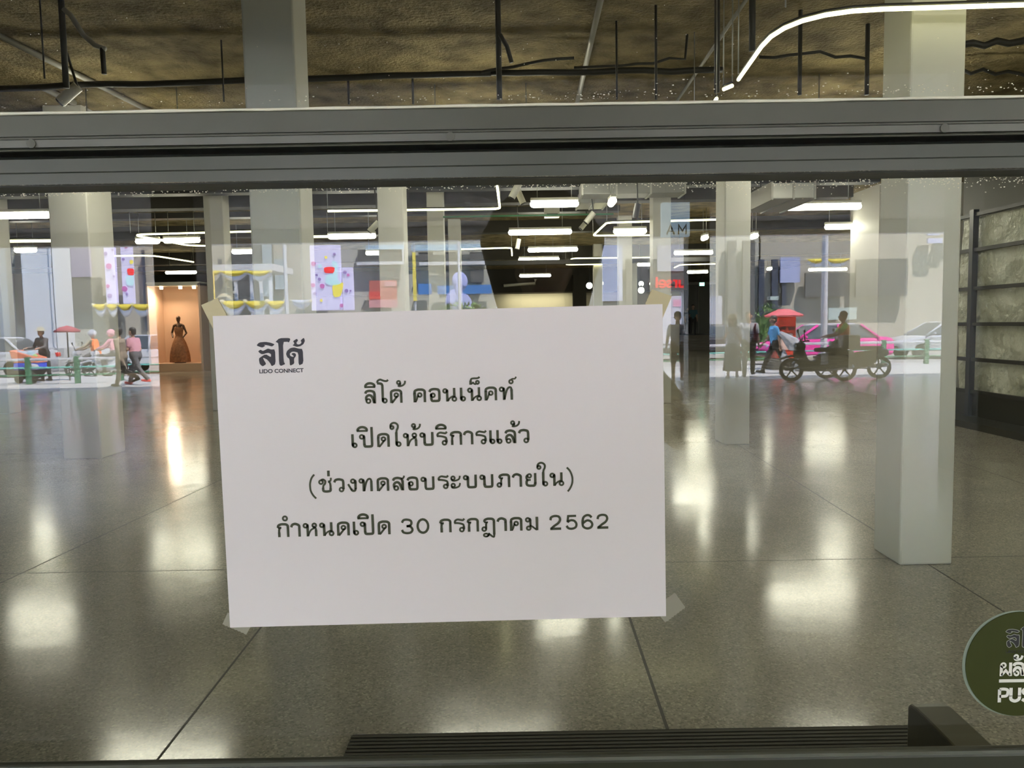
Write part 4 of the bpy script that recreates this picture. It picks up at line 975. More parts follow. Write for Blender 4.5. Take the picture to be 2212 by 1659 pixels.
# lit screens with dots; the pictured figure is left as plain shapes
SCR = mat('screen_lavender', (0.7, 0.68, 0.9), 0.4, emit=(0.72, 0.68, 1.0), estr=4.2)
def dots(t, D, spots):
    for (px, py, r_, mt) in spots:
        c = rf(px, py, D); R_ = r_ * D / F_PX
        m = MB(); m.cyl(c, R_, 0.03, 'y', 18); m.build('dot', mt, t)
PINK = mat('dot_pink', (0.6, 0.2, 0.5), 0.4, emit=(0.7, 0.14, 0.5), estr=2)
VIO = mat('dot_violet', (0.4, 0.3, 0.6), 0.4, emit=(0.3, 0.15, 0.6), estr=2)
REDD = mat('dot_red', (0.8, 0.05, 0.05), 0.4, emit=(1, 0.05, 0.06), estr=4.5)
YEL = mat('patch_yellow', (0.8, 0.7, 0.1), 0.4, emit=(0.95, 0.8, 0.2), estr=4)
CYA = mat('patch_cyan', (0.5, 0.75, 0.8), 0.4, emit=(0.6, 0.85, 1.0), estr=4.6)
def screen(label, rects, spots, blobs=()):
    t = thing('lit_screen', label, 'screen', (0, 0, 0))
    for r_ in rects: rbox(MB(), *r_, FD - 1.2, 0.4).build('display', SCR, t, 0.05)
    dots(t, FD - 1.22, spots)
    for mt, poly in blobs:
        m = MB(); ps = [rf(px, py, FD - 1.23) for px, py in poly]
        m.prism(smooth_poly([(p.x, p.z) for p in ps], 2), 'y', ps[0].y, ps[0].y - 0.03); m.build('colour_patch', mt, t)
    return t
screen('tall narrow lavender lit screen with dots, nearer the white pier', [(222, 518, 251, 656)], [(235, 575, 6, PINK), (233, 618, 4, PINK), (237, 639, 5, VIO), (246, 597, 2.5, VIO), (228, 548, 4, VIO), (243, 540, 2.5, VIO)])
screen('tall narrow lavender lit screen with a red oval, by the booth', [(258, 518, 288, 656)], [(269, 624, 6, PINK), (274, 635, 3, VIO), (272, 533, 4, PINK), (284, 566, 4, YEL), (266, 560, 3, VIO)], [(REDD, [(274, 580), (289, 580), (289, 595), (276, 594)]), (CYA, [(270, 597), (289, 594), (289, 618), (274, 616)])])
screen('large lavender lit screen with a red oval and yellow patch', [(668, 530, 738, 670), (738, 578, 764, 670)],
       [(677, 570, 5, PINK), (676, 616, 4.5, PINK), (696, 618, 5, PINK), (690, 603, 3.5, VIO), (691, 575, 4, CYA), (704, 556, 3, YEL), (684, 594, 2.5, VIO), (680, 634, 3.5, VIO), (748, 628, 4, VIO), (745, 588, 4, VIO), (752, 594, 3, PINK), (757, 628, 2, VIO), (722, 549, 3, VIO), (738, 660, 4, PINK), (694, 649, 3, YEL)],
       [(REDD, [(699, 577), (723, 576), (722, 590), (701, 590)]), (CYA, [(715, 562), (730, 566), (728, 605), (740, 612), (720, 618), (702, 612), (704, 594), (722, 592)]), (YEL, [(717, 615), (732, 614), (741, 609), (741, 620), (736, 640), (720, 643)])])
t = thing('red_poster', 'dull red square poster with paler corners on the grey facade', 'poster', (0, 0, 0))
rbox(MB(), 797, 606, 858, 664, FD - 0.4, 0.1).build('sheet', mat('poster_red', (0.5, 0.16, 0.14), 0.6), t)
for r_, mt in (((797, 630, 821, 646), mat('poster_bright', (0.75, 0.12, 0.1), 0.6)), ((797, 648, 858, 664), mat('poster_pink', (0.6, 0.3, 0.33), 0.6)), ((830, 608, 855, 618), MATS['poster_pink'])):
    rbox(MB(), *r_, FD - 0.42, 0.02).build('colour_block', mt, t)
# portrait-free bust poster
t = thing('bust_poster', 'pale lavender head and shoulders cut-out above the hedge', 'poster', (0, 0, 0))
D_ = 34
m = MB(); c = rf(993, 608, D_); m.ball(c, 17 * D_ / F_PX, 16, (1, 0.35, 1.25)); c2 = rf(985, 655, D_); m.ball(c2, 24 * D_ / F_PX, 16, (1, 0.35, 1.3)); c3 = rf(1003, 660, D_); m.ball(c3, 17 * D_ / F_PX, 16, (1, 0.35, 1.5)); m.capsule(rf(990, 620, D_), 0.15, rf(990, 650, D_), 0.2)
m.build('figure_cutout', mat('lavender_print', (0.42, 0.44, 0.72), 0.6), t)
MB().tube([rf(988, 660, D_), Vector((rf(988, 660, D_).x, rf(988, 660, D_).y, -0.12))], 0.05, 8).build('stand', STEEL, t)

# elevated railway pier and poles
PIERM = mat('pier_concrete', (0.72, 0.73, 0.75), 0.75)
pr = thing('viaduct_pier', 'large white concrete pier of the railway viaduct', 'pier', rf(112, 760, 33.0) * 1.0)
pr.location.z = -0.12
MB().box((0, 0, 5.0), (1.35, 1.35, 10.0)).build('shaft', PIERM, pr, 0.06)
for s in (0.6, 0.74): MB().box((s, 0.55, 5.0), (0.1, 0.4, 10.0)).build('pilaster', PIERM, pr, 0.02)
MB().box((0, 0, 0.5), (2.2, 1.9, 1.0)).build('base', mat('pier_base', (0.34, 0.34, 0.36), 0.8), pr, 0.04)
pr2 = thing('viaduct_pier', 'slim white concrete pier left of the large one', 'pier', rf(20, 730, 42.0)); pr2.location.z = -0.12
MB().box((0, 0, 5.0), (0.55, 0.55, 10.0)).build('shaft', PIERM, pr2, 0.03)
def pole(px, D, r_, label, mt=STEEL, top=8.0):
    p = rf(px, 700, D); z0 = 0.0 if p.y > -24.4 else -0.12
    t = thing('street_pole', label, 'pole', (p.x, p.y, z0), 0, 'street poles by the road')
    MB().cyl((0, 0, top / 2), r_, top, n=14, r2=r_ * 0.75).build('shaft', mt, t)
    MB().cyl((0, 0, 0.2), r_ * 1.6, 0.4, n=14).build('base', mt, t)
    return t
POLEM = mat('pole_grey', (0.55, 0.54, 0.56), 0.5)
pole(1780, 25.5, 0.11, 'tall grey street pole in front of the pink taxi', POLEM)
pole(621, 30, 0.08, 'grey street pole left of the large lit screen', POLEM)
pole(994, 30, 0.06, 'thin grey pole in front of the bust poster', POLEM)
pole(1476, 24.2, 0.05, 'thin pole behind the person in the white tee', POLEM, 2.2)
t = thing('banner_pole', 'yellow vertical banner hung on a pole by the blue panels', 'banner', rf(898, 700, 30)); t.location.z = -0.12
a, b = rf(893, 545, 30), rf(903, 650, 30)
MB().box((0, 0, (a.z + b.z) / 2 + 0.12), (abs(a.x - b.x), 0.03, a.z - b.z)).build('cloth', mat('banner_yellow', (0.75, 0.62, 0.12), 0.7), t)
MB().cyl((0.0, -0.06, 2.6), 0.04, 5.2).build('pole_shaft', POLEM, t)

# yellow and white bunting, royal style pavilion
SWY = mat('swag_yellow', (0.85, 0.66, 0.08), 0.7); SWW = mat('swag_white', (0.85, 0.85, 0.9), 0.7)
def swag(px0, px1, py, dropy, D, label, both=True):
    a, b = rf(px0, py, D), rf(px1, py, D)
    t = thing('bunting_swag', label, 'bunting', (a + b) / 2, 0, 'yellow and white swags of bunting')
    h = dropy * D / F_PX; Wd = abs(b.x - a.x); n = 14
    def drape(z_of_top, z_of_bot, y, nm, mt):
        v, f = [], []
        for i in range(n + 1):
            s = i / n; x = -Wd / 2 + Wd * s; q = 4 * s * (1 - s)
            for (zz, yy) in ((z_of_top(q), y), (0.5 * (z_of_top(q) + z_of_bot(q)), y + 0.1), (z_of_bot(q), y + 0.02)):
                v.append((x, yy, zz))
        for i in range(n):
            for j in (0, 1): f.append((3 * i + j, 3 * i + 3 + j, 3 * i + 4 + j, 3 * i + 1 + j))
        o = MB()._add(v, f, True).build(nm, mt, t)
        md = o.modifiers.new('thick', 'SOLIDIFY'); md.thickness = 0.02
    drape(lambda q: 0, lambda q: -h * 0.12 - h * 0.5 * q, 0.06, 'yellow_drape' if both else 'upper_drape', SWY if both else SWW)
    drape(lambda q: -h * 0.1 - h * 0.4 * q, lambda q: -h * 0.32 - h * 0.95 * q, 0.0, 'white_drape', SWW)
    for s in (-1, 1): MB().ball((s * Wd / 2, 0.08, -0.04), h * 0.22, 10, (1, 0.6, 1)).build('rosette', mat('rosette_cream', (0.85, 0.75, 0.5), 0.7), t)
    return t
for i, (x0, x1) in enumerate([(203, 232), (232, 256), (256, 288), (288, 328)]):
    swag(x0, x1, 657, 22, 32, ['first swag from the white pier, on the left hand bunting', 'second swag from the white pier', 'third swag from the white pier', 'swag nearest the lit booth'][i])
for i, (x0, x1) in enumerate([(481, 531), (531, 578), (578, 617)]):
    swag(x0, x1, 650, 27, 31, ['lower pavilion swag above the notice logo', 'middle lower swag on the pavilion', 'lower pavilion swag beside the street pole'][i])
swag(630, 672, 648, 16, 31, 'plain white swag between the street pole and the large screen', False)
for i, (x0, x1) in enumerate([(440, 478), (478, 535), (535, 585)]):
    swag(x0, x1, 585, 18, 33, ['upper pavilion swag beside the gold frame', 'middle upper swag on the pavilion', 'upper pavilion swag at its outer end'][i])
for i, (x0, x1) in enumerate([(1742, 1782), (1782, 1832)]):
    swag(x0, x1, 559, 16, 33, ['high swag left of the grey street pole', 'high swag right of the grey street pole'][i])
pv = thing('pavilion', 'open roadside pavilion with pale posts dressed in bunting', 'pavilion', (0, 0, 0))
for px in (452, 507, 541, 562, 582): 
    a = rf(px, 580, 33.2); box_obj('post', (a.x - 0.06, a.y - 0.12, -0.12), (a.x + 0.06, a.y, a.z), WHT, pv)
a, b = rf(438, 572, 33.1), rf(590, 584, 33.1); box_obj('roof_beam', (a.x, a.y - 3.0, b.z), (b.x, a.y - 0.0, a.z), POLEM, pv)
a, b = rf(475, 652, 32.2), rf(622, 700, 32.2); box_obj('deck', (a.x, a.y - 2.6, -0.12), (b.x, a.y - 0.6, b.z), mat('deck_dark', (0.14, 0.13, 0.11), 0.7), pv)
c = rf(490, 650, 33.6); MB().lathe([(0.55, -1.0), (0.5, 0), (0.22, 0.4), (0.1, 0.75), (0.05, 1.2), (0.001, 1.5)], c, 16).build('spire', mat('spire_cream', (0.6, 0.55, 0.42), 0.6), pv)
gf = thing('gold_frame', 'gold arched frame with a pale panel on a post', 'frame', rf(443, 660, 32.4)); gf.location.z = -0.12
zc = rf(443, 612, 32.4).z + 0.12
MB().prism([(-0.42, zc - 0.75), (0.42, zc - 0.75), (0.42, zc + 0.45), (0.2, zc + 0.75), (0, zc + 1.1), (-0.2, zc + 0.75), (-0.42, zc + 0.45)], 'y', -0.06, 0.04).build('arch', mat('gold', (0.75, 0.55, 0.12), 0.5), gf)
MB().ball((0, 0.05, zc - 0.05), 0.3, 16, (1, 0.1, 1.7)).build('panel', mat('frame_panel', (0.35, 0.36, 0.45), 0.6), gf)
MB().ball((0, 0.08, zc - 0.1), 0.17, 12, (1, 0.1, 1.7)).build('pale_figure', WHT, gf)
box_obj('post', (-0.3, -0.05, 0), (0.3, 0.03, zc - 0.7), MATS['gold'], gf)

# hedges and trees along the road
LEAF = mat('leaf_green', (0.05, 0.12, 0.03), 0.6, noise=(6, (0.12, 0.2, 0.05), 0.3))
def bush(pxa, pxb, pya, D, label, dep=0.9, z0=-0.12):
    a, b = rf(pxa, pya, D), rf(pxb, pya, D)
    r_ = random.Random(int(pxa)); m = MB(); Wd = b.x - a.x; h = a.z - z0
    for i in range(int(60 + Wd * 90)):
        x = r_.uniform(0, Wd); y = r_.uniform(-dep, 0); z = z0 + h * (1 - r_.random() ** 2 * 0.9) * (1 - 0.25 * abs(2 * x / Wd - 1) ** 3)
        s = r_.uniform(0.06, 0.14); e = Euler((r_.uniform(0, 6), r_.uniform(0, 6), r_.uniform(0, 6))).to_matrix()
        v = [Vector((a.x + x, a.y + y, z)) + e @ Vector(q) * s for q in ((-1, 0, 0), (0, -.5, 0), (1, 0, 0.2), (0, .5, 0))]
        m._add(v, [(0, 1, 2, 3)])
    m.box2((a.x + 0.1 * Wd, a.y - dep * 0.8, z0), (a.x + Wd * 0.9, a.y - dep * 0.2, z0 + h * 0.75))
    return tag(m.build('hedge', LEAF), label, 'hedge')
bush(930, 1064, 655, 33, 'clipped green hedge below the bust poster')
bush(1640, 1686, 655, 34, 'green bush behind the red postbox')
bush(1622, 1668, 705, 31, 'low dark green bush left of the red postbox')
t = thing('advert_panel', 'pale pink and white advertising panel at the kerb', 'panel', rf(1447, 750, 26)); t.location.z = 0
a, b = rf(1420, 640, 26), rf(1472, 742, 26)
box_obj('sheet', (-0.4, -0.05, b.z), (0.42, 0.05, a.z), mat('advert_white', (0.72, 0.7, 0.78), 0.5), t)
box_obj('print_block', (0.1, 0.05, a.z - 0.35), (0.36, 0.06, a.z - 0.12), mat('advert_pink', (0.75, 0.35, 0.5), 0.5), t)
for x in (-0.41, 0.43): box_obj('frame_post', (x - 0.03, -0.06, 0), (x + 0.03, 0.06, a.z + 0.1), STEEL, t)

# hanging light box under the covered walk
t = thing('light_box', 'pale blue glowing light box with dark letters hung in the covered walk', 'sign', rf(1460, 474, 12.6), PI)
hw, hh = 30 * 12.6 / F_PX, 36 * 12.6 / F_PX
MB().box((0, 0.06, 0), (hw * 2, 0.12, hh * 2)).build('light_panel', mat('box_blue', (0.6, 0.75, 0.85), 0.4, emit=(0.55, 0.78, 1.0), estr=3.2), t, 0.01)
m = MB()
for ch, x, z in (('M', -0.18, -0.24), ('A', 0.02, -0.24)): glyph(m, ch, x, z, 0.15, -0.002)
m.build('letter', BLACK, t)
for x in (-0.15, 0.15): MB().tube([(x, 0.06, hh), (x, 0.06, 3.95 - t.location.z)], 0.01, 6).build('hanger', BLACK, t)

# ------------------------------------------------------------------ vehicles
TYRE = mat('tyre', (0.02, 0.02, 0.02), 0.8); CHROME = mat('chrome', (0.7, 0.7, 0.72), 0.15, 1.0)
CARGL = mat('car_glass', (0.06, 0.07, 0.08), 0.08, spec=0.8)
def spoked(parent, x, y, r_, wd):
    m = MB(); m.tube([(x + r_ * 0.84 * math.cos(2 * PI * k / 26), y, r_ + r_ * 0.84 * math.sin(2 * PI * k / 26)) for k in range(26)], r_ * 0.16, 10, closed=True, flat=1.0); o = m.build('wheel', TYRE, parent)
    m = MB(); m.cyl((x, y, r_), r_ * 0.16, wd * 0.9, 'y', 14)
    for k in range(5): a = 2 * PI * k / 5 + 0.4; m.tube([(x, y, r_), (x + r_ * 0.75 * math.cos(a), y, r_ + r_ * 0.75 * math.sin(a))], 0.018, 6)
    m.build('hub', TYRE, o)
def wheel(parent, x, y, r_, wd=0.2):
    m = MB(); m.lathe([(r_ * 0.6, -wd / 2), (r_ * 0.92, -wd / 2), (r_, -wd * 0.3), (r_, wd * 0.3), (r_ * 0.92, wd / 2), (r_ * 0.6, wd / 2)], (x, y, r_), 26, 'y')
    o = m.build('wheel', TYRE, parent)
    m = MB(); m.lathe([(0.001, -wd * 0.4), (r_ * 0.2, -wd * 0.42), (r_ * 0.62, -wd * 0.3), (r_ * 0.62, wd * 0.3), (r_ * 0.2, wd * 0.42), (0.001, wd * 0.4)], (x, y, r_), 20, 'y'); m.build('hub', CHROME, o)
def car(loc, rotz, body, label, name='car', cat='car', taxi=None, L=4.5, Hh=1.48):
    t = thing(name, label, cat, loc, rotz); k = L / 4.5; hz_ = Hh / 1.48
    P = [(-2.22, .32), (-2.25, .6), (-2.15, .78), (-1.2, .92), (-0.95, .95), (1.35, .96), (1.95, .98), (2.2, .92), (2.25, .6), (2.2, .32)]
    m = MB(); m.prism([(a * k, b * hz_) for a, b in P], 'y', -0.86, 0.86); m.build('body', body, t, 0.09)
    q = [(-1.22, .9), (-0.5, 1.4), (-0.25, 1.46), (0.9, 1.46), (1.15, 1.4), (1.72, .94)]
    v = []; n = len(q)
    for s in (-1, 1):
        for a, b in q: v.append((a * k, s * (0.84 - 0.2 * max(0, b - .9) / .56), b * hz_))
    m = MB(); m._add(v, [tuple(range(n))[::-1], tuple(range(n, 2 * n))] + [(i, (i + 1) % n, (i + 1) % n + n, i + n) for i in range(n)]); m.build('cabin', CARGL, t, 0.05)
    m = MB(); v = []
    q2 = [(-0.52, 1.38), (-0.25, 1.475), (0.9, 1.475), (1.17, 1.38)]
    m.prism([(a * k, b * hz_) for a, b in q2], 'y', -0.63, 0.63); m.build('roof', taxi or body, t, 0.04)
    for s in (-1, 1):
        m = MB()
        for a, b in (((-1.2, .92), (-0.42, 1.42)), ((0.3, .94), (0.3, 1.44)), ((1.7, .95), (1.1, 1.43))):
            m.tube([(a[0] * k, s * 0.85, a[1] * hz_), (b[0] * k, s * 0.665, b[1] * hz_)], 0.045, 6)
        m.build('pillar', body, t)
        MB().ball((-2.16 * k, s * 0.62, .68 * hz_), 0.13, 10, (0.5, 1.2, 0.7)).build('headlight', WHT, t)
        MB().box((2.22 * k, s * 0.66, .78 * hz_), (0.06, 0.3, 0.16)).build('tail_light', mat('tail_red', (0.5, 0.02, 0.02), 0.3), t, 0.02)
        MB().ball((-0.95 * k, s * 0.97, 1.0 * hz_), 0.1, 10, (0.6, 1, 0.7)).build('mirror', body, t)
        for x in (-1.38, 1.38): wheel(t, x * k, s * 0.76, 0.32)
    MB().box((-2.25 * k, 0, .45 * hz_), (0.05, 1.4, 0.16)).build('bumper', mat('bumper_dark', (0.05, 0.05, 0.05), 0.5), t, 0.02)
    return t
TAXI = mat('taxi_pink', (0.85, 0.04, 0.36), 0.25)
p = rf(1775, 760, 28.0); car((p.x, p.y, -0.12), 0.0, TAXI, 'bright pink taxi on the road behind the railing', taxi=mat('taxi_roof_reflection', (0.8, 0.75, 0.78), 0.3))  # pale roof colour stands in for a white reflection on it
p = rf(360, 760, 30.0); car((p.x, p.y, -0.12), PI, mat('car_white', (0.75, 0.76, 0.78), 0.25), 'white car partly hidden behind the walking pair')
p = rf(-25, 760, 29.0); car((p.x, p.y, -0.12), 0, mat('car_silver', (0.5, 0.51, 0.55), 0.3, 0.4), 'silver car cut by the left edge of the photo')
p = rf(1110, 760, 31.0); car((p.x, p.y, -0.12), 0, mat('car_white'), 'tall white van beside the mirrored photographer', 'van', 'van', L=4.8, Hh=2.6)
p = rf(2040, 760, 31.0); car((p.x, p.y, -0.12), 0, mat('car_silver'), 'silver car mirrored on the near right column')
p = rf(1545, 770, 33.0); car((p.x, p.y, -0.12), 0, mat('car_dark', (0.05, 0.05, 0.06), 0.3), 'dark car behind the woman in the straw hat')
def motorbike(loc, rotz, body, label, big=False):
    t = thing('motorbike', label, 'motorbike', loc, rotz)
    spoked(t, -0.62, 0, 0.29, 0.11); spoked(t, 0.62, 0, 0.29, 0.13)
    m = MB(); m.capsule((-0.42, 0, 0.78), 0.1, (-0.3, 0, 0.4), 0.12); m.capsule((-0.3, 0, 0.38), 0.13, (0.35, 0, 0.4), 0.16); m.capsule((0.05, 0, 0.55), 0.12, (0.75, 0, 0.66), 0.1); m.capsule((-0.4, 0, 0.86), 0.12, (-0.5, 0, 0.7), 0.09)
    o = m.build('body', body, t); md = o.modifiers.new('remesh', 'REMESH'); md.mode = 'VOXEL'; md.voxel_size = 0.025; md.use_smooth_shade = True
    MB().tube([(-0.62, 0, 0.29), (-0.42, 0, 0.85)], 0.045, 8).build('fork', CHROME, t)
    MB().box((0.3, 0, 0.77), (0.75, 0.24, 0.1)).build('seat', TYRE, t, 0.04)
    MB().tube([(-0.3, -0.34, 1.0), (-0.4, -0.1, 0.98), (-0.4, 0.1, 0.98), (-0.3, 0.34, 1.0)], 0.018, 8).build('handlebar', TYRE, t)
    for s in (-1, 1):
        MB().tube([(-0.36, s * 0.22, 1.0), (-0.4, s * 0.3, 1.2)], 0.01, 6).build('mirror_stalk', TYRE, t)
        MB().ball((-0.4, s * 0.32, 1.23), 0.06, 10, (0.4, 1, 0.7)).build('mirror', TYRE, t)
    MB().ball((-0.53, 0, 0.88), 0.08, 12, (0.6, 1, 1)).build('headlight', WHT, t)
    MB().prism([(-0.95, 0.56), (-0.62, 0.66), (-0.32, 0.56), (-0.34, 0.53), (-0.62, 0.61), (-0.93, 0.52)], 'y', -0.08, 0.08).build('mudguard', body, t, 0.01)
    MB().capsule((0.2, 0.16, 0.3), 0.045, (0.75, 0.16, 0.36), 0.055).build('exhaust', CHROME, t)
    if big:
        MB().box((0.72, 0, 0.95), (0.4, 0.42, 0.34)).build('rear_box', mat('bike_box', (0.1, 0.09, 0.08), 0.5), t, 0.03)
        MB().box((0.1, 0.2, 0.55), (0.16, 0.02, 0.26)).build('number_plate', WHT, t)
    return t
BKDARK = mat('bike_dark', (0.1, 0.085, 0.065), 0.4)
motorbike(rfl(1766, 824), 0.12, BKDARK, 'dark motorbike parked in the shade, nearest the red postbox', True)
motorbike(rfl(1812, 822) + Vector((0.55, -0.5, 0)), 0.2, BKDARK, 'dark motorbike parked in the shade beside the wide pier')
p = rf(192, 760, 27.5); motorbike((p.x, p.y, -0.12), 0.0, mat('bike_grey', (0.45, 0.46, 0.5), 0.35), 'grey motorbike ridden by the person in an orange vest')
p = rf(232, 760, 26.8); motorbike((p.x, p.y, -0.12), 0.0, mat('bike_white', (0.7, 0.71, 0.76), 0.35), 'white motorbike ridden by the person in pink')
# vendor cart
ct = thing('vendor_cart', 'street vendor cart heaped with coloured goods and a spare tyre', 'cart', rfl(68, 827))
ct.scale = (0.8, 0.8, 0.85)
CARTM = mat('cart_red', (0.62, 0.2, 0.12), 0.5)
MB().prism([(-0.42, 0.72), (-0.55, 1.15), (-0.5, 1.17), (0.45, 0.9), (0.45, 0.72)], 'y', -0.35, 0.35).build('tray', CARTM, ct, 0.02)
MB().box((0, 0, 0.6), (0.85, 0.7, 0.25)).build('blue_box', mat('cart_blue', (0.03, 0.06, 0.5), 0.5), ct, 0.03)
wheel(ct, 0.28, 0.38, 0.2, 0.12); wheel(ct, -0.22, 0.38, 0.16, 0.07)
MB().box((-0.05, 0, 0.32), (0.5, 0.5, 0.34)).build('undertray', TYRE, ct)
MB().capsule((0.1, 0.36, 0.62), 0.08, (0.42, 0.36, 0.58), 0.1).build('white_sack', WHT, ct)
for i, (x, z, r_) in enumerate([(-0.3, 1.05, 0.1), (-0.12, 1.02, 0.1), (0.12, 1.0, 0.12), (0.28, 0.95, 0.07)]):
    o = tag(MB().ball((0, 0, 0), r_, 14).build('wrapped_bundle', mat(['bundle_white', 'bundle_pale', 'bundle_blue', 'bundle_green'][i], [(0.75, 0.8, 0.85), (0.6, 0.72, 0.78), (0.45, 0.65, 0.75), (0.3, 0.5, 0.2)][i], 0.4)),
            ['white round bundle at the raised end of the cart', 'pale round bundle second along the cart', 'large pale blue bundle on the cart', 'small green bundle at the low end of the cart'][i], 'bundle', 'bundles on the vendor cart')
    o.location = ct.location + Vector((x * 0.8, 0.1, z * 0.85))
um = thing('parasol', 'dark red parasol over the vendor cart', 'parasol', ct.location + Vector((0.62, -0.95, 0)))
MB().lathe([(0.36, 1.5), (0.37, 1.55), (0.2, 1.66), (0.001, 1.72)], n=16).build('canopy', mat('parasol_red', (0.22, 0.03, 0.05), 0.7), um)
MB().cyl((0, 0, 0.85), 0.02, 1.7).build('pole_shaft', TYRE, um)

# ------------------------------------------------------------------ people
EYEW = mat('eye_white', (0.75, 0.73, 0.7), 0.3)
def remesh(o, vx):
    md = o.modifiers.new('remesh', 'REMESH'); md.mode = 'VOXEL'; md.voxel_size = vx; md.use_smooth_shade = True
    sm = o.modifiers.new('smooth', 'SMOOTH'); sm.factor = 0.5; sm.iterations = 2
def dirv(swing, abd, side):
    """unit vector of a limb hanging down, swung forward (+Y) by swing and out sideways by abd degrees"""
    a, b = R(swing), R(abd)
    return Vector((side * math.sin(b), math.sin(a) * math.cos(b), -math.cos(a) * math.cos(b)))
def hand(m, wrist, d, side, up, curl=25, s=1.0):
    """palm, four unequal fingers with two bends and a thumb off the side of the palm"""
    d = d.normalized(); n = up.normalized(); sd = d.cross(n).normalized()       # n: back of the hand
    pe = wrist + d * 0.085 * s
    for k in (-1, 0, 1): m.capsule(wrist + sd * 0.014 * k * s, 0.02 * s, pe + sd * 0.024 * k * s, 0.0155 * s, 8)
    for k, L in zip((-1.5, -0.5, 0.5, 1.5), (0.062, 0.075, 0.08, 0.07)):
        p = pe + sd * 0.0195 * k * s; q = d.copy(); r_ = 0.0088 * s
        for j in range(3):
            q = (Matrix.Rotation(R(-curl), 3, sd) @ q)
            p2 = p + q * L * s * (0.45, 0.32, 0.25)[j]; m.capsule(p, r_, p2, r_ * 0.92, 7); p = p2; r_ *= 0.93
    tb = wrist + d * 0.03 * s + sd * side * 0.03 * s
    q = (d * 0.7 + sd * side * 0.75 - n * 0.35).normalized(); p2 = tb + q * 0.04 * s; m.capsule(tb, 0.0125 * s, p2, 0.0105 * s, 7)
    q = (d * 0.95 + sd * side * 0.25 - n * 0.35).normalized(); m.capsule(p2, 0.0105 * s, p2 + q * 0.032 * s, 0.009 * s, 7)
def human(label, loc, rotz, H=1.66, legs=((15, 8), (-18, 25)), arms=((-15, 15, 8), (15, 20, 8)), lean=4, top=None, bottom=None, shoes=None, hair=None, skin=None,
          sleeve='short', leglen='long', head_turn=0, seat=None, vest=None, hands=None, hairlen='short', vx=0.013, w=1.0, group=None, head_pitch=0, top_len=0.0):
    """legs: (swing, knee bend); arms: (swing, elbow bend, out); first of each pair is the figure's left (-X)"""
    s = H / 1.7; t = thing('person', label, 'person', loc, rotz, group)
    skin = skin or SKIN
    hip = {}; knee = {}; ank = {}; toe = {}
    low = 0
    for i, sd in enumerate((-1, 1)):
        sw, kb = legs[i]
        h = Vector((sd * 0.095, 0, 0)); k = h + dirv(sw, 2 if seat is None else 9, sd) * 0.42; a = k + dirv(sw - kb, 0, sd) * 0.41
        f = Vector((sd * 0.03, 0.16, -0.02)) if kb < 35 else Vector((sd * 0.02, 0.13, -0.11))
        hip[sd], knee[sd], ank[sd], toe[sd] = h, k, a, a + f
        low = min(low, a.z - 0.075, a.z + f.z - 0.055)
    oz = Vector((0, 0, -low if seat is None else seat / s))
    for dct in (hip, knee, ank, toe):
        for k in dct: dct[k] = dct[k] + oz
    pel = oz.copy()
    rl = Matrix.Rotation(R(-lean), 3, 'X')
    def T(x, y, z): return pel + rl @ Vector((x, y, z))
    RH = Matrix.Rotation(R(head_turn), 3, 'Z') @ Matrix.Rotation(R(-head_pitch), 3, 'X')
    neck = T(0, 0.0, 0.56); hc = neck + Vector((0, 0.02, 0.145))
    def Hd(x, y, z): return hc + RH @ Vector((x, y, z))
    sh, el, wr, hd = {}, {}, {}, {}
    for i, sd in enumerate((-1, 1)):
        if isinstance(arms[i], dict):                 # reach for a point (own frame, metres): two-bone arm
            p = T(sd * 0.175 * w, 0, 0.475); tg = arms[i]['to'] / s; dv = tg - p; L = min(dv.length, 0.53)
            a_ = (0.285 ** 2 - 0.25 ** 2 + L * L) / (2 * L); hgt = math.sqrt(max(0.0, 0.285 ** 2 - a_ * a_)); u_ = dv.normalized()
            hint = arms[i]['elbow']; hint = (hint - u_ * hint.dot(u_)).normalized(); e = p + u_ * a_ + hint * hgt
            sh[sd], el[sd], wr[sd], hd[sd] = p, e, p + u_ * L, (p + u_ * L - e).normalized(); continue
        sw, eb, ab = arms[i][:3]
        p = T(sd * 0.175 * w, 0, 0.475); e = p + dirv(sw, ab, sd) * 0.285
        q = arms[i][3] if len(arms[i]) > 3 else 0      # inward turn of the forearm
        d2 = dirv(sw + eb, ab * 0.5 - q, sd); wv = e + d2 * 0.25
        sh[sd], el[sd], wr[sd], hd[sd] = p, e, wv, d2
    S = lambda v: v * s
    def cap(m, a, ra, b, rb, n=12): m.capsule(S(a), ra * s, S(b), rb * s, n)
    # body, one continuous surface
    m = MB()
    def torso(m, g):
        for x in (-1, 1):
            cap(m, T(x * 0.085 * w, 0.0, 0.40), 0.098 * w + g, T(x * 0.065 * w, 0.005, 0.17), 0.09 * w + g)
            cap(m, T(x * 0.065 * w, 0.005, 0.17), 0.09 * w + g, T(x * 0.075 * w, -0.01, 0.0), 0.1 * w + g)
        cap(m, T(-0.13 * w, 0, 0.46), 0.062 + g, T(0.13 * w, 0, 0.46), 0.062 + g)
        cap(m, T(0, 0.02, 0.42), 0.1 * w + g, T(0, 0.02, 0.1), 0.095 * w + g)
    torso(m, 0)
    cap(m, T(0, 0, 0.47), 0.062, neck + Vector((0, 0.012, 0.07)), 0.05)
    m.M = Matrix.Translation(S(hc)) @ RH.to_4x4()
    m.ball((0, -0.01 * s, 0.03 * s), 0.094 * s, 18, (0.86, 1.04, 1.1)); m.capsule((0, 0.035 * s, -0.02 * s), 0.066 * s, (0, 0.052 * s, -0.066 * s), 0.042 * s)
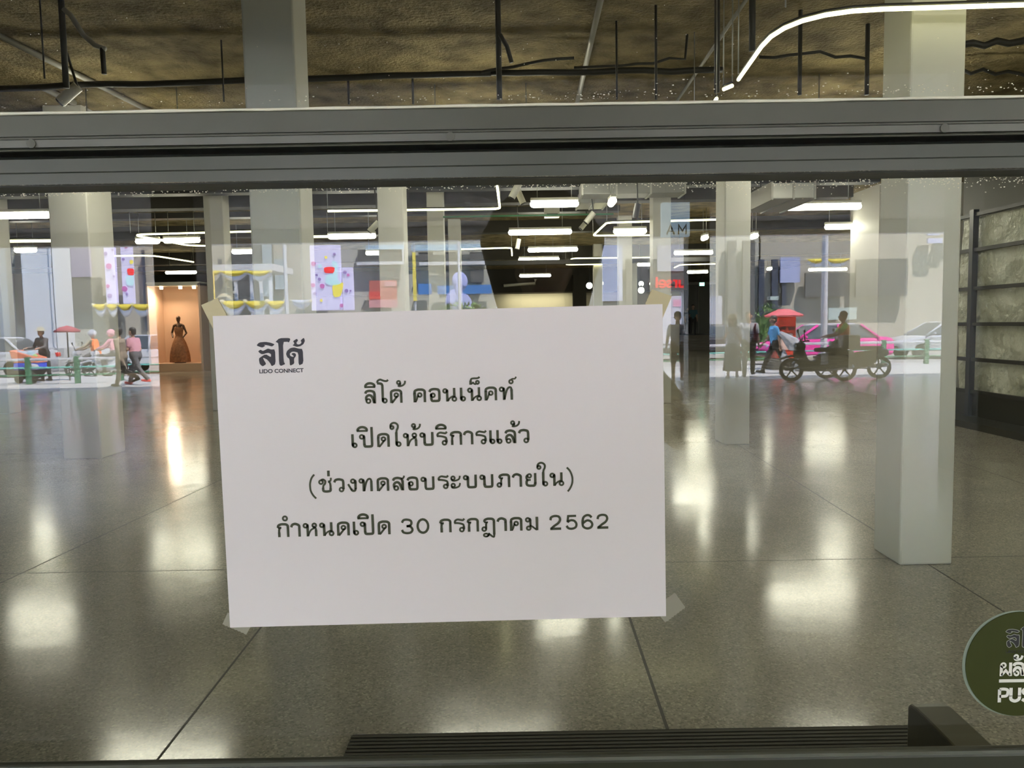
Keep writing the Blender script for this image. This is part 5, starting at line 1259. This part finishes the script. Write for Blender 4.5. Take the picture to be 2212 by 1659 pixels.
    m.capsule((0, 0.088 * s, 0.018 * s), 0.011 * s, (0, 0.108 * s, -0.014 * s), 0.015 * s, 8); m.capsule((-0.02 * s, 0.088 * s, -0.045 * s), 0.009 * s, (0.02 * s, 0.088 * s, -0.045 * s), 0.009 * s, 8)
    for sd in (-1, 1): m.ball((sd * 0.083 * s, -0.005 * s, 0.0), 0.028 * s, 10, (0.4, 0.75, 1.15))
    m.M = Matrix.Identity(4)
    for i, sd in enumerate((-1, 1)):
        cap(m, sh[sd], 0.052, el[sd], 0.04); cap(m, el[sd], 0.041, wr[sd], 0.027)
        up = Vector((sd, 0.2, 0.1)) if abs(hd[sd].z) > 0.6 else Vector((0.2 * sd, 0, 1))
        if hands is None or hands[i] is not None:
            hk = (hands[i] if hands else None) or {}
            hdir = hk.get('d', hd[sd]); n_ = hk.get('n', up); n_ = (n_ - hdir * n_.dot(hdir))
            hand(m, S(wr[sd]), hdir, hk.get('side', -sd if hdir.z < -0.5 else -sd), n_, hk.get('curl', 22), s)
        cap(m, hip[sd], 0.088 * w, knee[sd], 0.055); cap(m, knee[sd], 0.056, ank[sd], 0.037)
        cap(m, knee[sd] + (ank[sd] - knee[sd]) * 0.15 + Vector((0, -0.012, 0)), 0.05, knee[sd] + (ank[sd] - knee[sd]) * 0.5, 0.046)
        cap(m, ank[sd] + Vector((0, -0.03, -0.035)), 0.036, toe[sd], 0.03)
    o = m.build('body', skin, t); remesh(o, vx)
    # face details
    for sd in (-1, 1): 
        m = MB(); m.ball(S(hc) + RH @ Vector((sd * 0.034 * s, 0.079 * s, 0.022 * s)), 0.0115 * s, 10, (1.25, 0.8, 0.75)); m.mi = 1
        m.ball(S(hc) + RH @ Vector((sd * 0.034 * s, 0.0855 * s, 0.022 * s)), 0.0056 * s, 10, (1, 0.6, 1)); m.build('eye', [EYEW, EYE], t)
        m = MB(); m.capsule(S(hc) + RH @ Vector((sd * 0.02 * s, 0.089 * s, 0.042 * s)), 0.004 * s, S(hc) + RH @ Vector((sd * 0.05 * s, 0.076 * s, 0.044 * s)), 0.003 * s, 7); m.build('eyebrow', HAIR, t)
    m = MB(); c = lambda x: S(hc) + RH @ Vector((x * s, 0.094 * s, -0.047 * s)); m.capsule(c(-0.02), 0.006 * s, c(0.02), 0.006 * s, 7); m.build('mouth', LIP, t)
    # hair
    if hair is not False:
        m = MB(); m.M = Matrix.Translation(S(hc)) @ RH.to_4x4()
        m.ball((0, -0.022 * s, 0.052 * s), 0.1 * s, 18, (0.9, 1.0, 1.0)); m.ball((0, -0.04 * s, 0.0), 0.088 * s, 16, (0.95, 0.8, 1.0)); m.ball((0, 0.03 * s, 0.105 * s), 0.045 * s, 12, (1.5, 0.9, 0.6))
        if hairlen == 'long':
            for x in (-0.075, 0, 0.075): m.capsule((x * s, -0.05 * s, 0.0), 0.05 * s, (x * 1.1 * s, -0.07 * s, -0.2 * s), 0.035 * s)
        if hairlen == 'bob':
            for x in (-1, 1):
                for y in (-0.06, -0.01): m.capsule((x * 0.092 * s, y * s, 0.05 * s), 0.05 * s, (x * 0.075 * s, y * s, -0.1 * s), 0.03 * s)
            m.ball((0, -0.035 * s, 0.055 * s), 0.118 * s, 18, (1.12, 0.95, 1.0)); m.capsule((0, -0.075 * s, 0.04 * s), 0.07 * s, (0, -0.07 * s, -0.11 * s), 0.05 * s)
        m.M = Matrix.Identity(4)
        o = m.build('hair', hair or HAIR, t); remesh(o, vx)
    g = 0.013
    if top:
        m = MB(); torso(m, g)
        cap(m, T(0, 0, 0.47), 0.07, T(0, 0, 0.52), 0.062)
        if top_len: 
            for x in (-1, 1): cap(m, T(x * 0.075 * w, 0, 0.05), 0.105 * w + g, T(x * 0.08 * w, 0, -top_len), 0.108 * w + g)
        for sd in (-1, 1):
            e = el[sd] if sleeve == 'long' else sh[sd] + (el[sd] - sh[sd]) * 0.62
            if sleeve != 'none': cap(m, sh[sd], 0.068, e, 0.058 if sleeve == 'short' else 0.052)
            if sleeve == 'long': cap(m, el[sd], 0.052, el[sd] + (wr[sd] - el[sd]) * 0.92, 0.038)
        o = m.build('shirt', top, t); remesh(o, vx)
    if vest:
        m = MB(); torso(m, g + 0.014); o = m.build('vest', vest, t); remesh(o, vx)
    if bottom:
        m = MB()
        if leglen == 'skirt':
            L = 0.68
            v, f = [], []; n = 28
            for j, (zz, rx, ry) in enumerate(((0.09, 0.16, 0.125), (0.0, 0.19, 0.15), (-0.25, 0.215, 0.18), (-L, 0.25, 0.22), (-L + 0.01, 0.235, 0.2), (0.05, 0.12, 0.1))):
                for k in range(n):
                    a = 2 * PI * k / n; q = 1 + (0.05 * math.sin(7 * a) if 1 < j < 5 else 0)
                    v.append(S(pel + Vector((rx * q * math.cos(a), ry * q * math.sin(a), zz))))
            for j in range(5):
                for k in range(n): f.append((j * n + k, j * n + (k + 1) % n, (j + 1) * n + (k + 1) % n, (j + 1) * n + k))
            m._add(v, f, True); m.build('skirt', bottom, t)
        else:
            for x in (-1, 1): cap(m, T(x * 0.068 * w, 0, 0.1), 0.098 * w + g, T(x * 0.075 * w, -0.01, 0.0), 0.105 * w + g)
            for sd in (-1, 1):
                cap(m, hip[sd], 0.1 * w, knee[sd] if leglen == 'long' else hip[sd] + (knee[sd] - hip[sd]) * 0.85, 0.074 if leglen == 'long' else 0.085)
                if leglen == 'long': cap(m, knee[sd], 0.074, knee[sd] + (ank[sd] - knee[sd]) * 0.95, 0.058)
            o = m.build('trousers' if leglen == 'long' else 'shorts', bottom, t); remesh(o, vx)
    if shoes:
        for sd in (-1, 1):
            m = MB(); cap(m, ank[sd] + Vector((0, -0.04, -0.036)), 0.042, toe[sd] + Vector((0, 0.01, 0)), 0.036); cap(m, ank[sd], 0.044, ank[sd] + Vector((0, 0, -0.03)), 0.045)
            o = m.build('shoe', shoes, t); remesh(o, vx)
    J = dict(s=s, hc=S(hc), RH=RH, wr={k: S(v) for k, v in wr.items()}, hd=hd, el={k: S(v) for k, v in el.items()}, sh={k: S(v) for k, v in sh.items()}, pel=S(pel), T=lambda x, y, z: S(T(x, y, z)))
    return t, J
def lab(name, col, r=0.8): return mat(name, col, r)
BLK = lab('cloth_black', (0.02, 0.02, 0.022)); GRY = lab('cloth_grey', (0.08, 0.078, 0.085)); BRN = lab('cloth_brown', (0.2, 0.16, 0.12)); WHC = lab('cloth_white', (0.7, 0.69, 0.72))
PNK = lab('cloth_pink', (0.8, 0.4, 0.45)); BLU = lab('cloth_blue', (0.12, 0.4, 0.72)); OLV = lab('cloth_olive', (0.14, 0.13, 0.09)); ORG = lab('cloth_orange', (0.85, 0.2, 0.05)); KHA = lab('cloth_khaki', (0.4, 0.33, 0.22)); NAVY = lab('cloth_navy', (0.03, 0.045, 0.09))
REDS = lab('shoe_red', (0.7, 0.08, 0.08)); TEE = lab('cloth_teal', (0.03, 0.12, 0.17)); LIME = lab('cloth_lime', (0.45, 0.8, 0.15))
LEFTW, RIGHTW = R(90), R(-90)          # facing -X / +X

# the walking pair at the left
human('person in a pink tee and dark trousers walking past the railing', rfl(296, 831), LEFTW + 0.15, 1.62, ((24, 6), (-24, 18)), ((-10, 20, 6), (10, 25, 6)), 5, PNK, GRY, REDS, w=1.12)
t, J = human('person in brown walking left with a black shoulder bag', rfl(266, 836), LEFTW + 0.1, 1.6, ((20, 4), (-22, 40)), ((12, 15, 6), (-12, 20, 6)), 4, BRN, BRN, BLK, sleeve='long')
b_ = thing('shoulder_bag', 'long black shoulder bag hanging from the person in brown', 'bag', t.location, t.rotation_euler.z)
c = J['wr'][-1] + Vector((-0.04, 0.0, 0.0)); m = MB(); m.capsule(c + Vector((-.05, 0, 0.2)), 0.12, c + Vector((-.05, 0, -0.25)), 0.16); o = m.build('bag_body', BLK, b_)
MB().tube([J['sh'][-1] + Vector((0.02, 0, 0.07)), J['sh'][-1] + Vector((-0.1, 0.05, -0.1)), c + Vector((-0.05, 0.05, 0.28))], 0.015, 6).build('bag_strap', BLK, b_)
# vendor behind the cart
t, J = human('vendor in a wide straw hat behind the goods cart', rfl(60, 827) + Vector((0.1, -0.75, 0)), R(15), 1.6, ((3, 3), (-3, 3)), ((25, 60, 10), (25, 60, 10)), 8, GRY, BLK, BLK, sleeve='long')
def hat(t, J, mt, brim, name='hat', crown=0.1):
    m = MB(); m.M = Matrix.Translation(J['hc']) @ J['RH'].to_4x4()
    m.lathe([(brim, 0.05), (brim * 0.6, 0.075), (crown, 0.085), (crown * 0.92, 0.15), (crown * 0.55, 0.175), (0.001, 0.178)], (0, -0.01, 0), 28); o = m.build(name, mt, t)
    md = o.modifiers.new('s', 'SOLIDIFY'); md.thickness = 0.008
STRAW = lab('straw', (0.62, 0.45, 0.2)); STRAW2 = lab('straw_pale', (0.75, 0.66, 0.45))
hat(t, J, STRAW2, 0.22, 'straw_hat')
# riders on the road
def helmet(t, J, mt):
    m = MB(); m.M = Matrix.Translation(J['hc']) @ J['RH'].to_4x4(); m.ball((0, -0.01, 0.045), 0.135, 18, (0.95, 1.08, 1)); m.build('helmet', mt, t)
    m = MB(); m.M = Matrix.Translation(J['hc']) @ J['RH'].to_4x4(); m.ball((0, 0.06, 0.02), 0.09, 14, (1, 0.75, 0.6)); m.build('visor', CARGL, t)
for px, D, lb, tp, ve, hm in ((196, 27.5, 'rider in an orange vest and pale helmet on the grey motorbike', KHA, ORG, WHC), (236, 26.8, 'rider in a pink top and helmet on the white motorbike', PNK, None, PNK)):
    p = rf(px, 760, D); t, J = human(lb, (p.x + 0.2, p.y, -0.12), LEFTW, 1.64, ((68, 75), (68, 75)), ((45, 25, 8), (45, 25, 8)), 10, tp, GRY, BLK, seat=0.86, sleeve='long', vest=ve, group=None)
    helmet(t, J, hm)
# right hand side
t, J = human('person in a white tee and brown shorts raising one forearm', rfl(1464, 827), R(10), 1.72, ((12, 6), (-10, 14)), ((4, 10, 14), (25, 75, 12)), 2, WHC, BRN, BRN, leglen='short')
t, J = human('woman in a straw hat, white top and long grey skirt', rfl(1582, 818), R(20), 1.6, ((8, 4), (-8, 10)), ((30, 90, 6, 20), (30, 90, 6, 20)), 2, WHC, GRY, BLK, leglen='skirt', hairlen='long')
hat(t, J, STRAW, 0.2, 'straw_hat', 0.105)
t, J = human('person in a white tee and olive trousers walking forward', rfl(1617, 814), R(15), 1.72, ((12, 3), (-10, 18)), ((-8, 15, 9), (10, 12, 9)), 2, WHC, OLV, BLK)
b_ = thing('backpack_strap', 'dark red bag slung at the side of the person in olive trousers', 'bag', t.location, t.rotation_euler.z)
m = MB(); m.capsule(J['sh'][1] + Vector((-0.02, 0.1, 0.02)), 0.02, J['T'](0.15, 0.14, 0.15), 0.02); m.capsule(J['T'](0.16, 0.1, 0.25), 0.05, J['T'](0.2, 0.04, 0.1), 0.07); m.build('bag_body', lab('bag_red', (0.2, 0.03, 0.05)), b_)
t, J = human('person in a bright blue shirt and black trousers striding left', rfl(1674, 806), LEFTW, 1.66, ((26, 6), (-24, 14)), ((18, 22, 6), (-16, 10, 6)), 5, BLU, BLK, BLK, w=1.1)
for i, (nm, lb, P, r0, r1) in enumerate((('carrier_bag', 'large white carrier bag slung behind the person in blue', (J['T'](0.24, -0.12, 0.3), J['T'](0.26, -0.42, -0.02)), 0.12, 0.2), ('carrier_bag', 'small white plastic bag hanging low behind the person in blue', (J['wr'][1] + Vector((0.02, -0.1, -0.12)), J['wr'][1] + Vector((0.02, -0.12, -0.34))), 0.06, 0.12))):
    b_ = thing(nm, lb, 'bag', t.location, t.rotation_euler.z); m = MB(); m.capsule(P[0], r0 * 0.6, P[1], r1); m.build('bag_body', lab('plastic_white', (0.8, 0.8, 0.82), 0.4), b_)
    MB().tube([J['wr'][1], (J['wr'][1] + P[0]) / 2 + Vector((0.03, 0, 0.03)), P[0]], 0.012, 6).build('handle', MATS['plastic_white'], b_)
p = rfl(1812, 822); t, J = human('person in an orange and lime vest sitting on the parked motorbike', (p.x + 0.35, p.y - 0.45, 0), LEFTW + 0.2, 1.66, ((70, 72), (70, 72)), ((38, 40, 8), (38, 40, 8)), 6, LIME, GRY, BLK, seat=0.88, sleeve='short', vest=ORG, hair=lab('hair_red', (0.2, 0.08, 0.04)))
# two people far inside the hall on the platform
p = at(1497, 722, 44); human('person in a dark blue shirt standing on the far platform', (p.x, 44, 0.76), R(170), 1.68, ((6, 2), (-6, 6)), ((5, 20, 6), (20, 60, 6)), 2, TEE, BLK, BLK, vx=0.02)
p = at(1484, 724, 44.6); human('person in grey and black beside the one in dark blue', (p.x, 44.6, 0.76), R(200), 1.55, ((6, 2), (-6, 6)), ((5, 20, 6), (5, 20, 6)), 2, GRY, BLK, BLK, vx=0.02, hairlen='long')

# ------------------------------------------------------------------ the photographer and the phone
t, J = human('photographer with dark hair holding up a phone, mirrored dark in the glass', (0.075, -0.36, 0), 0.0, 1.73, ((3, 2), (-3, 4)), (dict(to=Vector((-0.127, 0.258, 1.425)), elbow=Vector((-0.75, -0.1, -0.65))), dict(to=Vector((0.067, 0.258, 1.425)), elbow=Vector((0.8, -0.1, -0.55)))), 2, lab('shirt_charcoal', (0.035, 0.035, 0.037)), NAVY, BLK, sleeve='short', hairlen='bob', vx=0.009, head_pitch=8,
             hands=(dict(d=Vector((0.06, 0.9, 0.42)).normalized(), n=Vector((-1, 0, 0)), side=1, curl=30), dict(d=Vector((-0.06, 0.9, 0.42)).normalized(), n=Vector((1, 0, 0)), side=-1, curl=30)))
PH = thing('phone', 'dark smartphone held sideways toward the glass', 'phone', (0.045, -0.022, 1.475))
MB().box((0, 0, 0), (0.15, 0.008, 0.074)).build('phone_body', mat('phone_black', (0.012, 0.012, 0.014), 0.25), PH, 0.004)
MB().box((0, -0.0045, 0), (0.14, 0.001, 0.067)).build('phone_screen', mat('screen_dim', (0.02, 0.02, 0.025), 0.1), PH)
MB().cyl((-0.045, 0.005, 0.025), 0.006, 0.003, 'y', 16).build('camera_lens', CARGL, PH)
print('photographer wrists', J['wr'], 'head', J['hc'])
